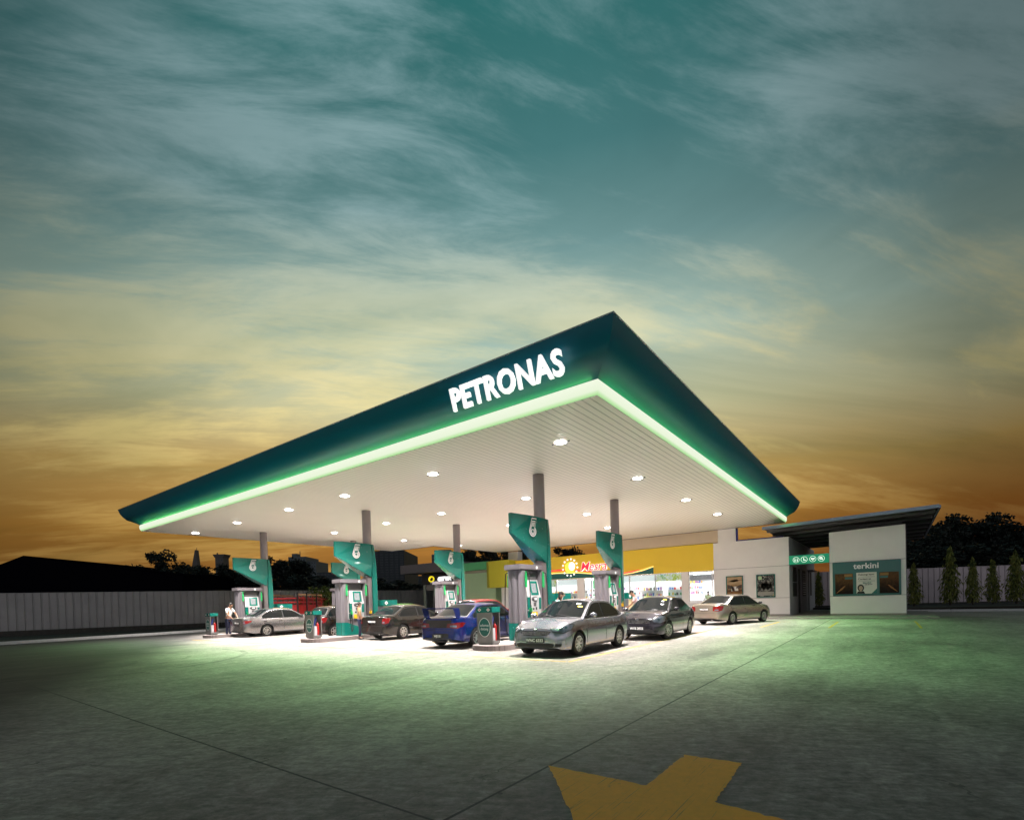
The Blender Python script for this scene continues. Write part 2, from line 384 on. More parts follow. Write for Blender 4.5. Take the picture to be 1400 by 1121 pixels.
def basis(X, Y, loc=(0, 0, 0)):
    X = Vector(X).normalized(); Y = Vector(Y).normalized(); Z = X.cross(Y)
    return Matrix(((X.x, Y.x, Z.x, loc[0]), (X.y, Y.y, Z.y, loc[1]), (X.z, Y.z, Z.z, loc[2]), (0, 0, 0, 1)))
def text(name, body, size, M, mater, parent, extrude=.004, offset=0.0, shear=0.0, sx=1.0, align='CENTER', space=1.0, label=None, bevel=0.0, line=1.0):
    cu = bpy.data.curves.new(name, 'FONT'); cu.body = body; cu.size = size; cu.extrude = extrude; cu.offset = offset; cu.shear = shear
    cu.align_x = align; cu.align_y = 'CENTER'; cu.space_character = space; cu.bevel_depth = bevel; cu.space_line = line; cu.resolution_u = 3
    t = bpy.data.objects.new('tmp', cu); COL.objects.link(t); bpy.context.view_layer.update()
    dg = bpy.context.evaluated_depsgraph_get(); me = bpy.data.meshes.new_from_object(t.evaluated_get(dg))
    bpy.data.objects.remove(t); bpy.data.curves.remove(cu)
    me.name = name; me.transform(M @ Matrix.Diagonal((sx, 1, 1, 1))); me.materials.clear(); me.materials.append(mater)
    o = bpy.data.objects.new(name, me); COL.objects.link(o); o.parent = parent
    if label: o['label'] = label
    return o
FACE_U = lambda x, y, z: basis((0, -1, 0), (0, 0, 1), (x, y, z))    # writing seen from -X
FACE_V = lambda x, y, z: basis((1, 0, 0), (0, 0, 1), (x, y, z))     # writing seen from -Y
ORD = ['first', 'second', 'third', 'fourth', 'fifth', 'sixth']
def W(o):
    "the mesh was written in site coordinates: bring it into its thing's own frame"
    if o.parent is not None: o.data.transform(Matrix.Translation(-Vector(o.parent.location)))
    return o

# ================================================================== SETTING
g = MB()
xs = [-400, -60, -30, -12, 0, 12, 30, 60, 600]
for i in range(8):
    for j in range(8):
        g.add([(xs[i], xs[j], 0), (xs[i+1], xs[j], 0), (xs[i+1], xs[j+1], 0), (xs[i], xs[j+1], 0)], [(0, 1, 2, 3)])
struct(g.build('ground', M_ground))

def strip(mb, p, q, w, z=.004, h=None):
    p = Vector((*p, 0)); q = Vector((*q, 0)); d = (q-p).normalized(); nrm = Vector((-d.y, d.x, 0))*w/2
    mb.add([p-nrm+Vector((0, 0, z)), q-nrm+Vector((0, 0, z)), q+nrm+Vector((0, 0, z)), p+nrm+Vector((0, 0, z))], [(0, 1, 2, 3)])
# straight arrow painted on the slab, pointing back towards the viewer
A = [(-6.15, -2.50), (-6.15, -3.38), (-5.26, -3.38), (-5.24, -3.86), (-6.20, -3.89), (-6.30, -4.72), (-7.43, -3.62)]
A2 = []; rj = random.Random(4)
for (a, b) in zip(A, A[1:]+A[:1]):
    L_ = math.dist(a, b); k_ = max(4, int(L_/.035))
    for i in range(k_):
        t_ = i/k_; j_ = .0 if i == 0 else rj.uniform(-.007, .007)+(rj.uniform(-.02, 0) if rj.random() < .06 else 0)
        A2.append((a[0]+(b[0]-a[0])*t_-(b[1]-a[1])/L_*j_, a[1]+(b[1]-a[1])*t_+(b[0]-a[0])/L_*j_))
ar = MB(); ar.add([(x, y, .004) for x, y in A2], [tuple(range(len(A2)))])
o = ar.build('road_arrow', M_arrow); struct(o); o['label'] = 'big worn yellow arrow painted on the concrete'
ln = MB()
for (p, q) in [((.22, 1.02), (13.4, 1.02)), ((.22, 1.08), (.22, 3.95)), ((.5, 5.45), (.5, 8.4)), ((.44, 8.45), (13.4, 8.45)),
               ((.5, 10.1), (13.4, 10.1)), ((.5, 10.15), (.5, 13.3)), ((.6, 15.0), (.6, 18.0)), ((.55, 18.1), (13.4, 18.1)),
               ((.6, 19.6), (.6, 22.6)), ((.55, 19.5), (13.4, 19.5)), ((13.4, 1.08), (13.4, 3.9)),
               ((13.8, -.5), (18.6, -.5)), ((13.8, -3.0), (18.6, -3.0)), ((13.9, -5.87), (19.1, -5.87)), ((18.65, -.45), (18.65, -1.0)),
               ((18.65, -2.5), (18.65, -2.95)), ((14.4, 1.6), (14.4, 1.0))]:
    strip(ln, p, q, .085)
struct(ln.build('bay_lines', M_line))

# raised platform in front of the buildings
pf = MB()
pf.prism([(22.0, -6.9), (60, -6.9), (60, 44), (24.3, 44), (24.3, 4.6), (22.0, 2.6)], 'z', 0, .07)
o = struct(pf.build('pavement', M_kerb, bevel=.01))

# kerbs at both far edges of the forecourt
kb = MB()
kpts = [(-16, 29.6), (-5.0, 30.7), (4.7, 31.6), (14, 32.8), (24, 34.5)]
for a, b in zip(kpts, kpts[1:]):
    d = (Vector((*b, 0))-Vector((*a, 0))); L = d.length
    M = Matrix.Translation((*a, 0)) @ Matrix.Rotation(math.atan2(d.y, d.x), 4, 'Z')
    kb.box(0, L-.01, 0, .28, 0, .16, M=M)
M_kerbw = mat('white_kerb', (.55, .55, .55), .7, var=.25, vs=8, bump=.4)
tag(kb.build('kerb', M_kerbw, bevel=.02), 'white painted kerb along the long grey fence on the left', 'kerb')
def pxy(px, d): v = at(px, d); return (v.x, v.y)
kr = MB(); kpr = [pxy(1215, 33), pxy(1300, 31), pxy(1400, 29), pxy(1560, 27)]
for a, b in zip(kpr, kpr[1:]):
    d = (Vector((*b, 0))-Vector((*a, 0))); L = d.length
    M = Matrix.Translation((*a, 0)) @ Matrix.Rotation(math.atan2(d.y, d.x), 4, 'Z')
    kr.box(0, L-.01, 0, .22, 0, .14, M=M)
tag(kr.build('kerb', M_kerbw, bevel=.02), 'white painted kerb in front of the cypresses on the right', 'kerb')
# planting strips (soil) and low stone walls under the fences
M_soil = mat('soil', (.020, .017, .012), .95, var=.5, bump=1.0, bs=20)
so = MB(); a = [pxy(1200, 34), pxy(1300, 33), pxy(1400, 31.5), pxy(1560, 29), pxy(1560, 45), pxy(1060, 45), pxy(1100, 41), pxy(1180, 36)]
so.prism(a, 'z', 0, .20); struct(so.build('planting_bed', M_soil))
so = MB(); so.prism([(-16, 30.4), (-5, 31.6), (4.7, 32.5), (14, 33.5), (24, 35.5), (24, 42), (-16, 60)], 'z', 0, .06)
struct(so.build('grass_verge', mat('verge', (.018, .022, .012), .95, var=.5, bump=1.0, bs=15)))

def fence(pts, z0, z1, label, fc=(.25, .225, .235)):
    t = thing('sheet_fence', label, 'fence', (*pts[0], 0))
    fb = MB(); wb = MB(); cap = MB()
    acc = 0
    for i, (a, b) in enumerate(zip(pts, pts[1:])):
        a = Vector((*a, 0)); b = Vector((*b, 0)); d = b-a; L = d.length; ux = d/L; nx = Vector((-ux.y, ux.x, 0))
        n = int(L/.42)
        # corrugated sheet: real trapezoid ribs
        prof = []
        for k in range(n):
            s = L*k/n; w = L/n
            prof += [(s, 0), (s+w*.74, 0), (s+w*.80, .045), (s+w*.94, .045)]
        prof.append((L, 0))
        vs = []
        for (s, off) in prof:
            p = a+ux*s+nx*off-Vector(t.location); vs += [(p.x, p.y, z0), (p.x, p.y, z1)]
        fb.add(vs, [(2*k, 2*k+2, 2*k+3, 2*k+1) for k in range(len(prof)-1)])
        M = Matrix.Translation(a-Vector(t.location)) @ Matrix.Rotation(math.atan2(d.y, d.x), 4, 'Z')
        wb.box(0, L, -.12, .12, 0, z0-.01, M=M); cap.box(0, L, -.03, .03, z1+.004, z1+.05, M=M)
    M_sheet = mat('fence_sheet_metal_'+label[:4].strip(), fc, .45, .2, .22, .9, bump=.1)
    fb.build('sheet_panel', M_sheet, t); cap.build('top_rail', M_sheet, t)
    wb.build('stone_base', mat('rubble_wall', (.05, .045, .04), .9, var=.7, vs=6, bump=1.0, bs=12), t)
    return t
fence([pxy(-330, 29.5), pxy(0, 34.3), pxy(300, 41.3), pxy(550, 56), pxy(690, 63)], .42, 2.98, 'long grey corrugated sheet fence behind the left kerb', (.30, .285, .285))
fence([pxy(1040, 45), pxy(1125, 43), pxy(1400, 40.5), pxy(1600, 38)], .30, 3.12, 'pale corrugated fence behind the row of columnar trees', (.42, .36, .39))

# ================================================================== CANOPY
LU, LV, ZS = 25.0, 27.0, 5.75
can = thing('station_canopy', 'huge flat canopy with dark teal fascia and glowing green edge over the pumps', 'canopy', (12.5, 13.5, 0))
sof = MB(); out = [(0.03, 0.03), (LU, 0.03), (LU, 22.3), (17, 22.3), (17, LV-.03), (0.03, LV-.03)]
sof.prism(out, 'z', ZS, ZS+.05)
W(sof.build('soffit', M_soffit, can))
dk_ = MB(); dk_.prism([(-.35, -.35), (LU, -.35), (LU, 22.3), (17, 22.3), (17, LV+.35), (-.35, LV+.35)], 'z', 6.42, 6.88)
W(dk_.build('roof_deck', M_roofmet, can))
tr = MB(); tr.box(LU+.003, LU+.06, 0.05, 22.36, ZS-.02, ZS+.26); tr.box(17.06, LU, 22.303, 22.36, ZS-.02, ZS+.26); tr.box(17.003, 17.06, 22.36, LV, ZS-.02, ZS+.26)
W(tr.build('rear_trim', mat('navy_trim', (.02, .025, .09), .4), can))
path = [(17, LV, (0, 1)), (0, LV, (-1, 1)), (0, 0, (-1, -1)), (LU, 0, (0, -1))]
def sweep(prof, name, m, smooth=True, cap=True, densify=24):
    mb = MB(); P = []
    for (a, b) in zip(path, path[1:]):
        for k in range(densify):
            t = k/densify; n = a[2] if k == 0 else ((b[0]-a[0]) and (0, a[2][1]) or (a[2][0], 0))
            P.append((a[0]+(b[0]-a[0])*t, a[1]+(b[1]-a[1])*t, n))
    P.append(path[-1])
    # direction of the inner points: normal of the side they lie on
    Q = []
    for i, (x, y, n) in enumerate(P):
        k = i//densify; kk = i % densify
        if kk: n = [(0, 1), (-1, 0), (0, -1)][k]
        Q.append((x, y, n))
    m_ = len(prof); vs = []
    for (x, y, n) in Q:
        for (d, z) in prof: vs.append((x+n[0]*d, y+n[1]*d, z))
    fs = [(i*m_+j, (i+1)*m_+j, (i+1)*m_+j+1, i*m_+j+1) for i in range(len(Q)-1) for j in range(m_-1)]
    if cap: fs += [tuple(range(m_)), tuple((len(Q)-1)*m_+j for j in range(m_))[::-1]]
    mb.add(vs, fs)
    return W(mb.build(name, m, can, smooth=smooth, ang=40))
M_fascia = mat('fascia_paint', (.0, .125, .18), .42, .0, .04, .5, coat=.15, spec=.35)
sweep([(.03, 6.075), (.10, 6.14), (.28, 6.24), (.46, 6.33), (.59, 6.49), (.69, 6.67), (.75, 6.88), (.69, 6.91), (.3, 6.91)], 'fascia', M_fascia)
sweep([(.742, 6.878), (.762, 6.88), (.762, 6.905), (.742, 6.915)], 'rim_highlight', M_alloy)  # thin bright strip added to stand for the sky highlight along the rim
def m_led():
    m = bpy.data.materials.new('led_lens'); m.use_nodes = True; n = NT(m.node_tree); b = n.n['Principled BSDF']
    sp = n.new('ShaderNodeSeparateXYZ'); n.link(n.new('ShaderNodeNewGeometry').outputs['Position'], sp.inputs[0])
    f = n.math('DIVIDE', n.math('SUBTRACT', sp.outputs[2], 5.74), .34, clamp=True)
    c = n.ramp(f, [(0, (.22, .62, .18)), (.14, (.50, .80, .38)), (.34, (.82, .92, .70)), (1, (.90, .96, .78))])
    n.link(c, b.inputs['Emission Color']); b.inputs['Emission Strength'].default_value = 1.0
    b.inputs['Base Color'].default_value = (.0, .0, .0, 1); b.inputs['Specular IOR Level'].default_value = 0
    return m
sweep([(.02, 6.088), (.045, 6.0), (.04, 5.9), (.015, 5.82), (-.03, 5.765), (-.06, 5.752)], 'led_strip', m_led())
# tubes of the green edge light: real long narrow lamps tucked under the fascia lip
def area(name, loc, dirv, sx, sy, power, col, along, spread=180):
    l = bpy.data.lights.new(name, 'AREA'); l.shape = 'RECTANGLE'; l.size = sx; l.size_y = sy; l.energy = power; l.color = col; l.spread = R(spread)
    o = bpy.data.objects.new(name, l); COL.objects.link(o)
    z = -Vector(dirv).normalized(); x = Vector(along).normalized(); y = z.cross(x)
    o.matrix_world = Matrix(((x.x, y.x, z.x, loc[0]), (x.y, y.y, z.y, loc[1]), (x.z, y.z, z.z, loc[2]), (0, 0, 0, 1))); return o
GCOL = (.22, 1.0, .20); GP = 20
area('green_edge_lamp', (-.10, LV/2, 6.04), (-.36, 0, -1), LV-.3, .05, LV*GP, GCOL, (0, 1, 0), 70)
area('green_edge_lamp', (LU/2, -.10, 6.04), (0, -.45, -1), LU-.3, .05, LU*GP*.95, GCOL, (1, 0, 0), 76)
area('green_edge_lamp', (-.09, LV/2, 5.97), (-.45, 0, 1), LV-.3, .03, LV*1.5, GCOL, (0, 1, 0))
area('green_edge_lamp', (LU/2, -.09, 5.97), (0, -.45, 1), LU-.3, .03, LU*1.5, GCOL, (1, 0, 0))

# lettering on the front fascia
t_ = text('sign_lettering', 'PETRONAS', .74, FACE_U(-.78, 1.95, 6.29), M_signw, can, extrude=.03, offset=.02, sx=1.0, space=1.08)
# fit the word to its place: 3.25 m wide, .56 m tall, bottom at 6.02
me = t_.data; ys = [v.co.y for v in me.vertices]; zs = [v.co.z for v in me.vertices]
y0, y1, z0, z1 = min(ys), max(ys), min(zs), max(zs)
for v in me.vertices:
    v.co.y = .38+(v.co.y-y0)/(y1-y0)*3.12; v.co.z = 6.06+(v.co.z-z0)/(z1-z0)*.50
    v.co.x += -.03+(6.50-v.co.z)*.30
W(t_)
for (x, y) in [(4.75, 4.68), (4.75, 14.12), (4.75, 23.4), (10.75, 4.68), (10.75, 14.12), (10.75, 23.4)]:
    c = MB(); c.prism([(x+.20*math.cos(a)*(.94 if k % 2 else 1), y+.20*math.sin(a)*(.94 if k % 2 else 1)) for k, a in enumerate([R(22.5*j) for j in range(16)])], 'z', .15, ZS)
    W(c.build('column', M_pillar, can, smooth=True, ang=50))

# downlights
M_lamp = mat('lamp_disc', (.9, .9, .9), .4, emit=(1, .97, .95), es=38.0)
M_trimw = mat('lamp_trim', (.5, .47, .45), .4, .3)
lights = [(2.2, v) for v in (2.25, 7.2, 12.06, 16.15, 20.95, 25.85)] + [(7.65, v) for v in (2.3, 7.24, 12.2, 16.25, 20.9)] + \
         [(13.1, v) for v in (2.3, 7.3, 12.2, 16.3, 21.1)] + [(18.35, v) for v in (2.3, 8.7, 14.2, 20.9)]  # last rear-row lamp is added to brighten the pale green block
rows = {2.2: 'front row', 7.65: 'second row', 13.1: 'third row', 18.35: 'rear row'}
cnt = {}
base_dl = None
for (x, y) in lights:
    k = cnt.get(x, 0); cnt[x] = k+1
    lab = 'round white downlight in the canopy ceiling, %s, %s from the right' % (rows[x], ORD[k])
    if base_dl is None:
        t = thing('ceiling_light', lab, 'downlight', (x, y, ZS), 0, 'downlights in the canopy ceiling')
        MB().lathe([(.168, -.012), (.205, -.02), (.215, -.004)], seg=24).build('trim_ring', M_trimw, t, smooth=True)
        MB().lathe([(.0001, -.045), (.09, -.04), (.165, -.012)], seg=24).build('lens', M_lamp, t, smooth=True)
        for y_ in (-.28, .215): MB().box(.0, .03, y_, y_+.065, -.03, -.002).build('bracket', M_greyd, t)
        base_dl = t
    else:
        t = copy_tree(base_dl); t.location = (x, y, ZS); t['label'] = lab
    l = bpy.data.lights.new('downlight_lamp', 'SPOT'); l.energy = 5500; l.color = (1, .93, .88); l.spot_size = R(124); l.spot_blend = 1.0; l.shadow_soft_size = .14
    lo = bpy.data.objects.new('downlight_lamp', l); COL.objects.link(lo); lo.location = (x, y, ZS-.06)

# ================================================================== ISLANDS AND PUMPS
def emblem(mb, M, s):
    "oil-drop mark: two nested white outlines and small strokes, drawn as thin raised bands"
    def outline(k):
        pts = []
        for a in range(-205, 60, 14): pts.append((k*.30*math.cos(R(a)), -.30+k*.30*math.sin(R(a))))
        pts += [(.36*k+.02, .52*k), (-.06*k, .52*k)]
        return pts
    def ring(pts, w):
        n = len(pts); c = Vector((sum(p[0] for p in pts)/n, sum(p[1] for p in pts)/n)); vs = []
        for p in pts:
            q = Vector(p); d = (q-c).normalized(); vs += [q-d*w/2, q+d*w/2]
        f = [(2*i, 2*((i+1) % n), 2*((i+1) % n)+1, 2*i+1) for i in range(n)]
        mb.add([M @ Vector((v.x*s, v.y*s, .0)) for v in vs], f)
    ring(outline(1.0), .075); ring(outline(.66), .06)
    circ = [(.12*math.cos(R(a)), -.30+.12*math.sin(R(a))) for a in range(0, 360, 24)]; ring(circ, .045)
    for k in range(3):
        x0 = -.05+.085*k
        mb.add([M @ Vector((x*s, y*s, 0)) for x, y in ((x0-.05, 0), (x0, .0), (x0+.09, .28), (x0+.04, .28))], [(0, 1, 2, 3)])

def build_pump(label):
    t = thing('fuel_pump', label, 'fuel pump', (4.75, 4.68, .15), 0, 'fuel pumps on the islands under the canopy')
    # front column, folded sheet
    pl_ = [(-1.36, -.29), (-1.53, -.29), (-1.575, -.22), (-1.615, -.20), (-1.575, -.10), (-1.63, -.02), (-1.63, .02), (-1.575, .10), (-1.615, .20), (-1.575, .22), (-1.53, .29), (-1.36, .29)]
    MB().prism(pl_, 'z', .58, 2.27).build('front_column', M_grey, t, bevel=.006)
    sc = [(x if x == -1.36 else x-.012, y*1.03) for x, y in pl_]
    MB().prism(sc, 'z', 0.02, .578).build('column_base', M_teal, t, bevel=.004)
    b = MB(); b.box(-1.69, -.36, -.325, .325, 2.28, 2.455); b.build('top_beam', M_grey, t, bevel=.02)
    for s in (-1, 1): MB().lathe([(.0001, 0), (.055, 0), (.055, .012), (.0001, .012)], (-.75, s*.326-.006, 2.365), 'y', 14).build('badge', M_letw, t)
    MB().box(-.47, -.38, -.27, .27, .0, 2.275).build('rear_post', M_grey, t, bevel=.01)
    # hose hood under the beam
    b = MB(); b.prism([(-1.34, 2.27), (-.49, 2.27), (-.56, 1.98), (-.70, 1.80), (-1.06, 1.80), (-1.24, 1.98)], 'y', -.17, .17)
    b.build('hose_hood', M_greyd, t, bevel=.01)
    # plinth and its slanted teal skirt
    b = MB(); b.box(-1.35, -.48, -.25, .25, 0, .72); b.build('plinth', M_grey, t, bevel=.01)
    for s in (-1, 1): MB().prism([(-1.35, .02), (-.48, .02), (-.48, .26), (-1.35, .57)], 'y', s*.253, s*.264).build('skirt', M_teal, t)
    # dispenser head
    b = MB(); b.prism([(-.26, .70), (.26, .70), (.30, .95), (.30, 1.42), (.17, 1.97), (-.17, 1.97), (-.30, 1.42), (-.30, .95)], 'x', -1.33, -.50)
    hd = b.build('dispenser_head', M_white, t, bevel=.012)
    for s in (-1, 1):
        sl = math.atan2(.13, .51)
        def P(x, z, e=.006):   # point on the sloped upper panel
            y = .30-(z-1.42)*(.13/.55) if z > 1.42 else .30
            return Vector((x, s*(y+e), z))
        def quad(x0, x1, z0, z1, name, m, e=.006, skew=0.0):
            q = MB(); vs = [P(x0, z0, e), P(x1, z0, e), P(x1+skew, z1, e), P(x0+skew, z1, e)]
            vi = [P(x0, z0, -.004), P(x1, z0, -.004), P(x1+skew, z1, -.004), P(x0+skew, z1, -.004)]
            q.add(vs+vi, [(0, 1, 2, 3), (7, 6, 5, 4), (0, 4, 5, 1), (1, 5, 6, 2), (2, 6, 7, 3), (3, 7, 4, 0)]); return q.build(name, m, t)
        quad(-1.06, -.62, 1.46, 1.93, 'screen_frame', M_teal, .008, .04)
        quad(-.98, -.72, 1.54, 1.85, 'screen', mat('pump_screen', (.25, .28, .30), .15, var=.5, vs=12), .014, .03)
        quad(-1.31, -1.13, 1.0, 1.40, 'side_panel', M_teal); quad(-1.31, -1.13, .74, .96, 'side_panel', M_teal)
        quad(-.64, -.52, 1.0, 1.38, 'side_panel', M_teal)
        o = MB(); o.ellipsoid((-.88, s*.295, 1.34), .19, .035, .085); o.build('display_cowl', M_greyd, t, smooth=True)
        quad(-.94, -.80, 1.30, 1.375, 'display', M_letw, .042)
        quad(-.95, -.81, 1.10, 1.22, 'card_slot', M_greyd); quad(-1.0, -.92, .98, 1.05, 'keypad', M_black); quad(-.84, -.76, .98, 1.07, 'keypad', M_black)
        quad(-1.06, -.74, .74, .92, 'price_panel', M_yellow)
        # hanging green nozzle boots beside the columns, and their hoses
        for k, x in enumerate((-1.42, -.42)):
            y = s*(.30+.05)
            n = MB(); n.box(x-.03, x+.03, y-.035, y+.035, 1.72, 2.12); n.box(x-.02, x+.05, y-.02, y+.02, 2.10, 2.24); n.build('nozzle_boot', M_green, t, bevel=.01)
            h = MB(); y2 = s*.46
            h.tube([(x, y, 2.22), (x, y2, 2.18), (x, y2+s*.03, 1.8), (x-.01, y2+s*.05, 1.2), (x+.02, y2+s*.08, .55), (x+.08, y2+s*.06, .18), (x+.17, y2+s*.02, .30), (x+.20, y2-s*.08, .80), (x+.20, y2-s*.10, .98)], .016, 6)
            h.build('hose', M_rubber, t, smooth=True)
            n = MB(); xx = x+.20
            n.box(xx-.03, xx+.03, y2-s*.14, y2-s*.04, .92, 1.06); n.tube([(xx, y2-s*.09, 1.04), (xx-.03, y2-s*.05, 1.12), (xx-.10, y2-s*.02, 1.15)], .018, 6)
            n.build('nozzle', M_yellow if k else M_green, t, bevel=.006)
    # sail-like fin: a wing reaching forward and a curved blade down the back of the column
    def slab(outl, hw, name, m):
        bm = MB(); n = len(outl); vs = []
        for s in (-1, 1):
            for (x, z) in outl: vs.append((x, s*hw(x), z))
        fs = [tuple(range(n)), tuple(range(n, 2*n))[::-1]] + [(i, (i+1) % n, n+(i+1) % n, n+i) for i in range(n)]
        bm.add(vs, fs); return bm.build(name, m, t, bevel=.012)
    hw = lambda x: .06+.20*min(1, max(0, (x+1.72)/1.25))**.8
    slab([(-1.72, 4.09), (-.85, 4.085), (.02, 4.06), (.04, 3.6), (.04, 3.1), (-.02, 2.56), (-.45, 2.77), (-1.0, 3.06), (-1.72, 3.45)], hw, 'fin_wing', M_teal)
    hb = lambda x: .26-.10*max(0, (x-.1)/.35)**2
    bl = [(.05, 4.058), (.16, 4.045), (.235, 3.7), (.29, 3.2), (.325, 2.6), (.335, 2.0), (.33, 1.4), (.31, 1.05), (.06, .90), (.05, 1.6), (.045, 2.55)]
    slab(bl, hb, 'fin_blade', M_teal)
    MB().box(-.20, .04, -.21, .21, .9, 2.56).build('column_cladding', M_pillar, t, bevel=.02)
    for s in (-1, 1):
        m = MB(); X = -.78
        n = Vector((0, s, 0)); xd = Vector((1, 0, 0)) if s < 0 else Vector((-1, 0, 0))
        dy = (hw(-.3)-hw(-1.2))/.9
        xd = Vector((1, s*dy, 0)).normalized() if s < 0 else Vector((-1, -s*dy, 0)).normalized()
        emblem(m, basis(xd, (0, 0, 1), (X, s*(hw(X)+.014), 3.72)), .52); m.build('emblem', M_letw, t)
    return t
plabel = {(0, 0): 'tall grey and teal fuel pump nearest the viewer, left of the silver sedan',
          (0, 1): 'teal finned fuel pump beside the woman in tan, left of the black sedan',
          (0, 2): 'teal finned fuel pump farthest left, behind the leftmost silver sedan',
          (1, 0): 'fuel pump on the right behind the silver sedan, in front of the bright shop window',
          (1, 1): 'fuel pump behind the blue car, in front of the small dark kiosk',
          (1, 2): 'fuel pump mostly hidden behind the one beside the woman in tan'}
pump0 = None
for i in (0, 1):
    for j in (0, 1, 2):
        if pump0 is None: pump0 = build_pump(plabel[(0, 0)]); p = pump0
        else: p = copy_tree(pump0)
        p.location = (4.75+6.0*i, (4.68, 14.12, 23.4)[j], .15); p['label'] = plabel[(i, j)]

ilab = ['long kerbed concrete island beside the front silver sedan', 'long kerbed concrete island beside the black sedan', 'long kerbed concrete island on the far left']
M_itop = mat('island_top', (.30, .26, .25), .7, var=.18, vs=4, bump=.3)
for j, v in enumerate((4.68, 14.12, 23.4)):
    t = thing('pump_island', ilab[j], 'kerb island', (1.45, v, 0), 0, 'kerbed islands carrying the pumps')
    hwid = .66; pts = []
    for a in range(90, 271, 12): pts.append((.55+.55*math.cos(R(a)), hwid*math.sin(R(a))))
    for a in range(-90, 91, 12): pts.append((11.6+.55*math.cos(R(a)), hwid*math.sin(R(a))))
    MB().prism(pts, 'z', 0, .146).build('kerb_edge', m_ribbed('island_kerb', (.23, .19, .18), 1, .10, .5) if j == 0 else bpy.data.materials['island_kerb'], t)
    MB().prism([((x-6)*.985+6, y*.93) for x, y in pts], 'z', .1465, .153).build('top_slab', M_itop, t)

def build_bin(label):
    t = thing('service_cabinet', label, 'forecourt cabinet', (1.75, 4.75, .153), 0, 'grey and teal cabinets at the front of the islands')
    fr = MB(); w = .30
    # open-sided cabinet: front, back, top, floor and a middle board
    fr.box(-.19, -.16, -w, w, .04, .96); fr.box(.16, .19, -w, w, .04, .96); fr.box(-.158, .158, -w, w, .04, .12)
    fr.box(-.158, .158, -.02, .02, .12, .96); fr.box(-.17, .17, -w+.03, w-.03, 0, .04)
    M_cab = mat('cabinet_grey', (.20, .195, .19), .45, .2, .08)
    fr.build('body', M_cab, t, bevel=.008)
    MB().box(-.20, .20, -w-.01, w+.01, .965, 1.13).build('top_band', M_teal, t, bevel=.008)
    e = MB(); e.add([(-.1925, .23*math.cos(R(a)), .52+.29*math.sin(R(a))) for a in range(0, 360, 15)], [tuple(range(24))]); 
    e.build('sign_border', M_letw, t)
    e = MB(); e.add([(-.1945, .21*math.cos(R(a)), .52+.27*math.sin(R(a))) for a in range(0, 360, 15)], [tuple(range(24))])
    sg = e.build('sign_oval', M_tealdk, t)
    text('sign_text', 'selamat\ndatang', .115, FACE_U(-.198, 0, .53), M_letw, t, extrude=.001, line=.95)
    for s in (-1, 1):
        d = MB(); d.add([(-.203, s*.17+a, 1.048+b) for a, b in ((.07, 0), (0, .055), (-.07, 0), (0, -.055))], [(0, 1, 2, 3)]); d.build('diamond', M_letw, t)
        d = MB(); d.add([(-.206, s*.17+a, 1.048+b) for a, b in ((.03, 0), (0, .025), (-.03, 0), (0, -.025))], [(0, 1, 2, 3)]); d.build('diamond_core', M_redp, t)
        x = .06
        ex = MB(); ex.lathe([(.0001, 0), (.055, 0), (.06, .03), (.06, .40), (.045, .46), (.018, .49), (.018, .53)], (x, s*.20, .125), 'z', 14)
        fe = ex.build('fire_extinguisher', M_redp, t, smooth=True)
        hh = MB(); hh.box(x-.05, x+.04, s*.20-.012, s*.20+.012, .655, .70); hh.tube([(x-.03, s*.20, .66), (x-.09, s*.22, .60), (x-.10, s*.22, .42)], .012, 6); hh.build('handle', M_black, fe)
        MB().box(-.14, -.02, s*.10, s*.28, .125, .50).build('bucket', M_white, t, bevel=.01)
        MB().tube([(-.10, s*.2, .5), (-.05, s*.22, .75), (-.0, s*.22, .86)], .018, 6).build('hose', mat('blue_hose', (.02, .05, .30), .5), t, smooth=True)
    return t
b0 = build_bin('grey cabinet with oval teal sign nearest the viewer, before the blue car')
b0.location = (1.98, 4.82, .153)
for v, lab in ((14.2, 'grey cabinet with fire extinguisher on the middle island, left of the pump'), (23.7, 'small grey cabinet with fire extinguisher at the far left island end')):
    b = copy_tree(b0); b.location = (1.98, v, .153); b['label'] = lab

def build_tower(label):
    t = thing('air_water_unit', label, 'service unit', (5.9, 4.68, .153), 0, 'teal topped service units behind the pumps')
    MB().box(-.30, .30, -.2, .2, 0, 1.22).build('body', mat('unit_beige', (.55, .45, .25), .5, var=.08), t, bevel=.02)
    MB().box(-.44, .44, -.24, .24, 1.24, 1.52).build('header', M_teal, t, bevel=.01)
    MB().box(-.40, -.31, -.21, .21, 0, 1.235).build('side_column', M_grey, t, bevel=.01)
    d = MB(); d.add([(-.22+a, -.246, 1.38+b) for a, b in ((.10, 0), (0, .10), (-.10, 0), (0, -.10))], [(0, 1, 2, 3)]); d.build('diamond', M_letw, t)
    d = MB(); d.add([(-.22+a, -.250, 1.38+b) for a, b in ((.035, 0), (0, .035), (-.035, 0), (0, -.035))], [(0, 1, 2, 3)]); d.build('diamond_core', M_redp, t)
    return t
tw0 = build_tower('teal topped service unit behind the woman filling the front silver sedan')
for (x, v, lab) in ((5.75, 14.12, 'teal topped service unit above the roof line of the black sedan'), (5.75, 23.4, 'teal topped service unit behind the leftmost silver sedan'),
                    (11.85, 4.68, 'teal topped beige service unit behind the man in the pink shirt')):
    c = copy_tree(tw0); c.location = (x, v, .153); c['label'] = lab
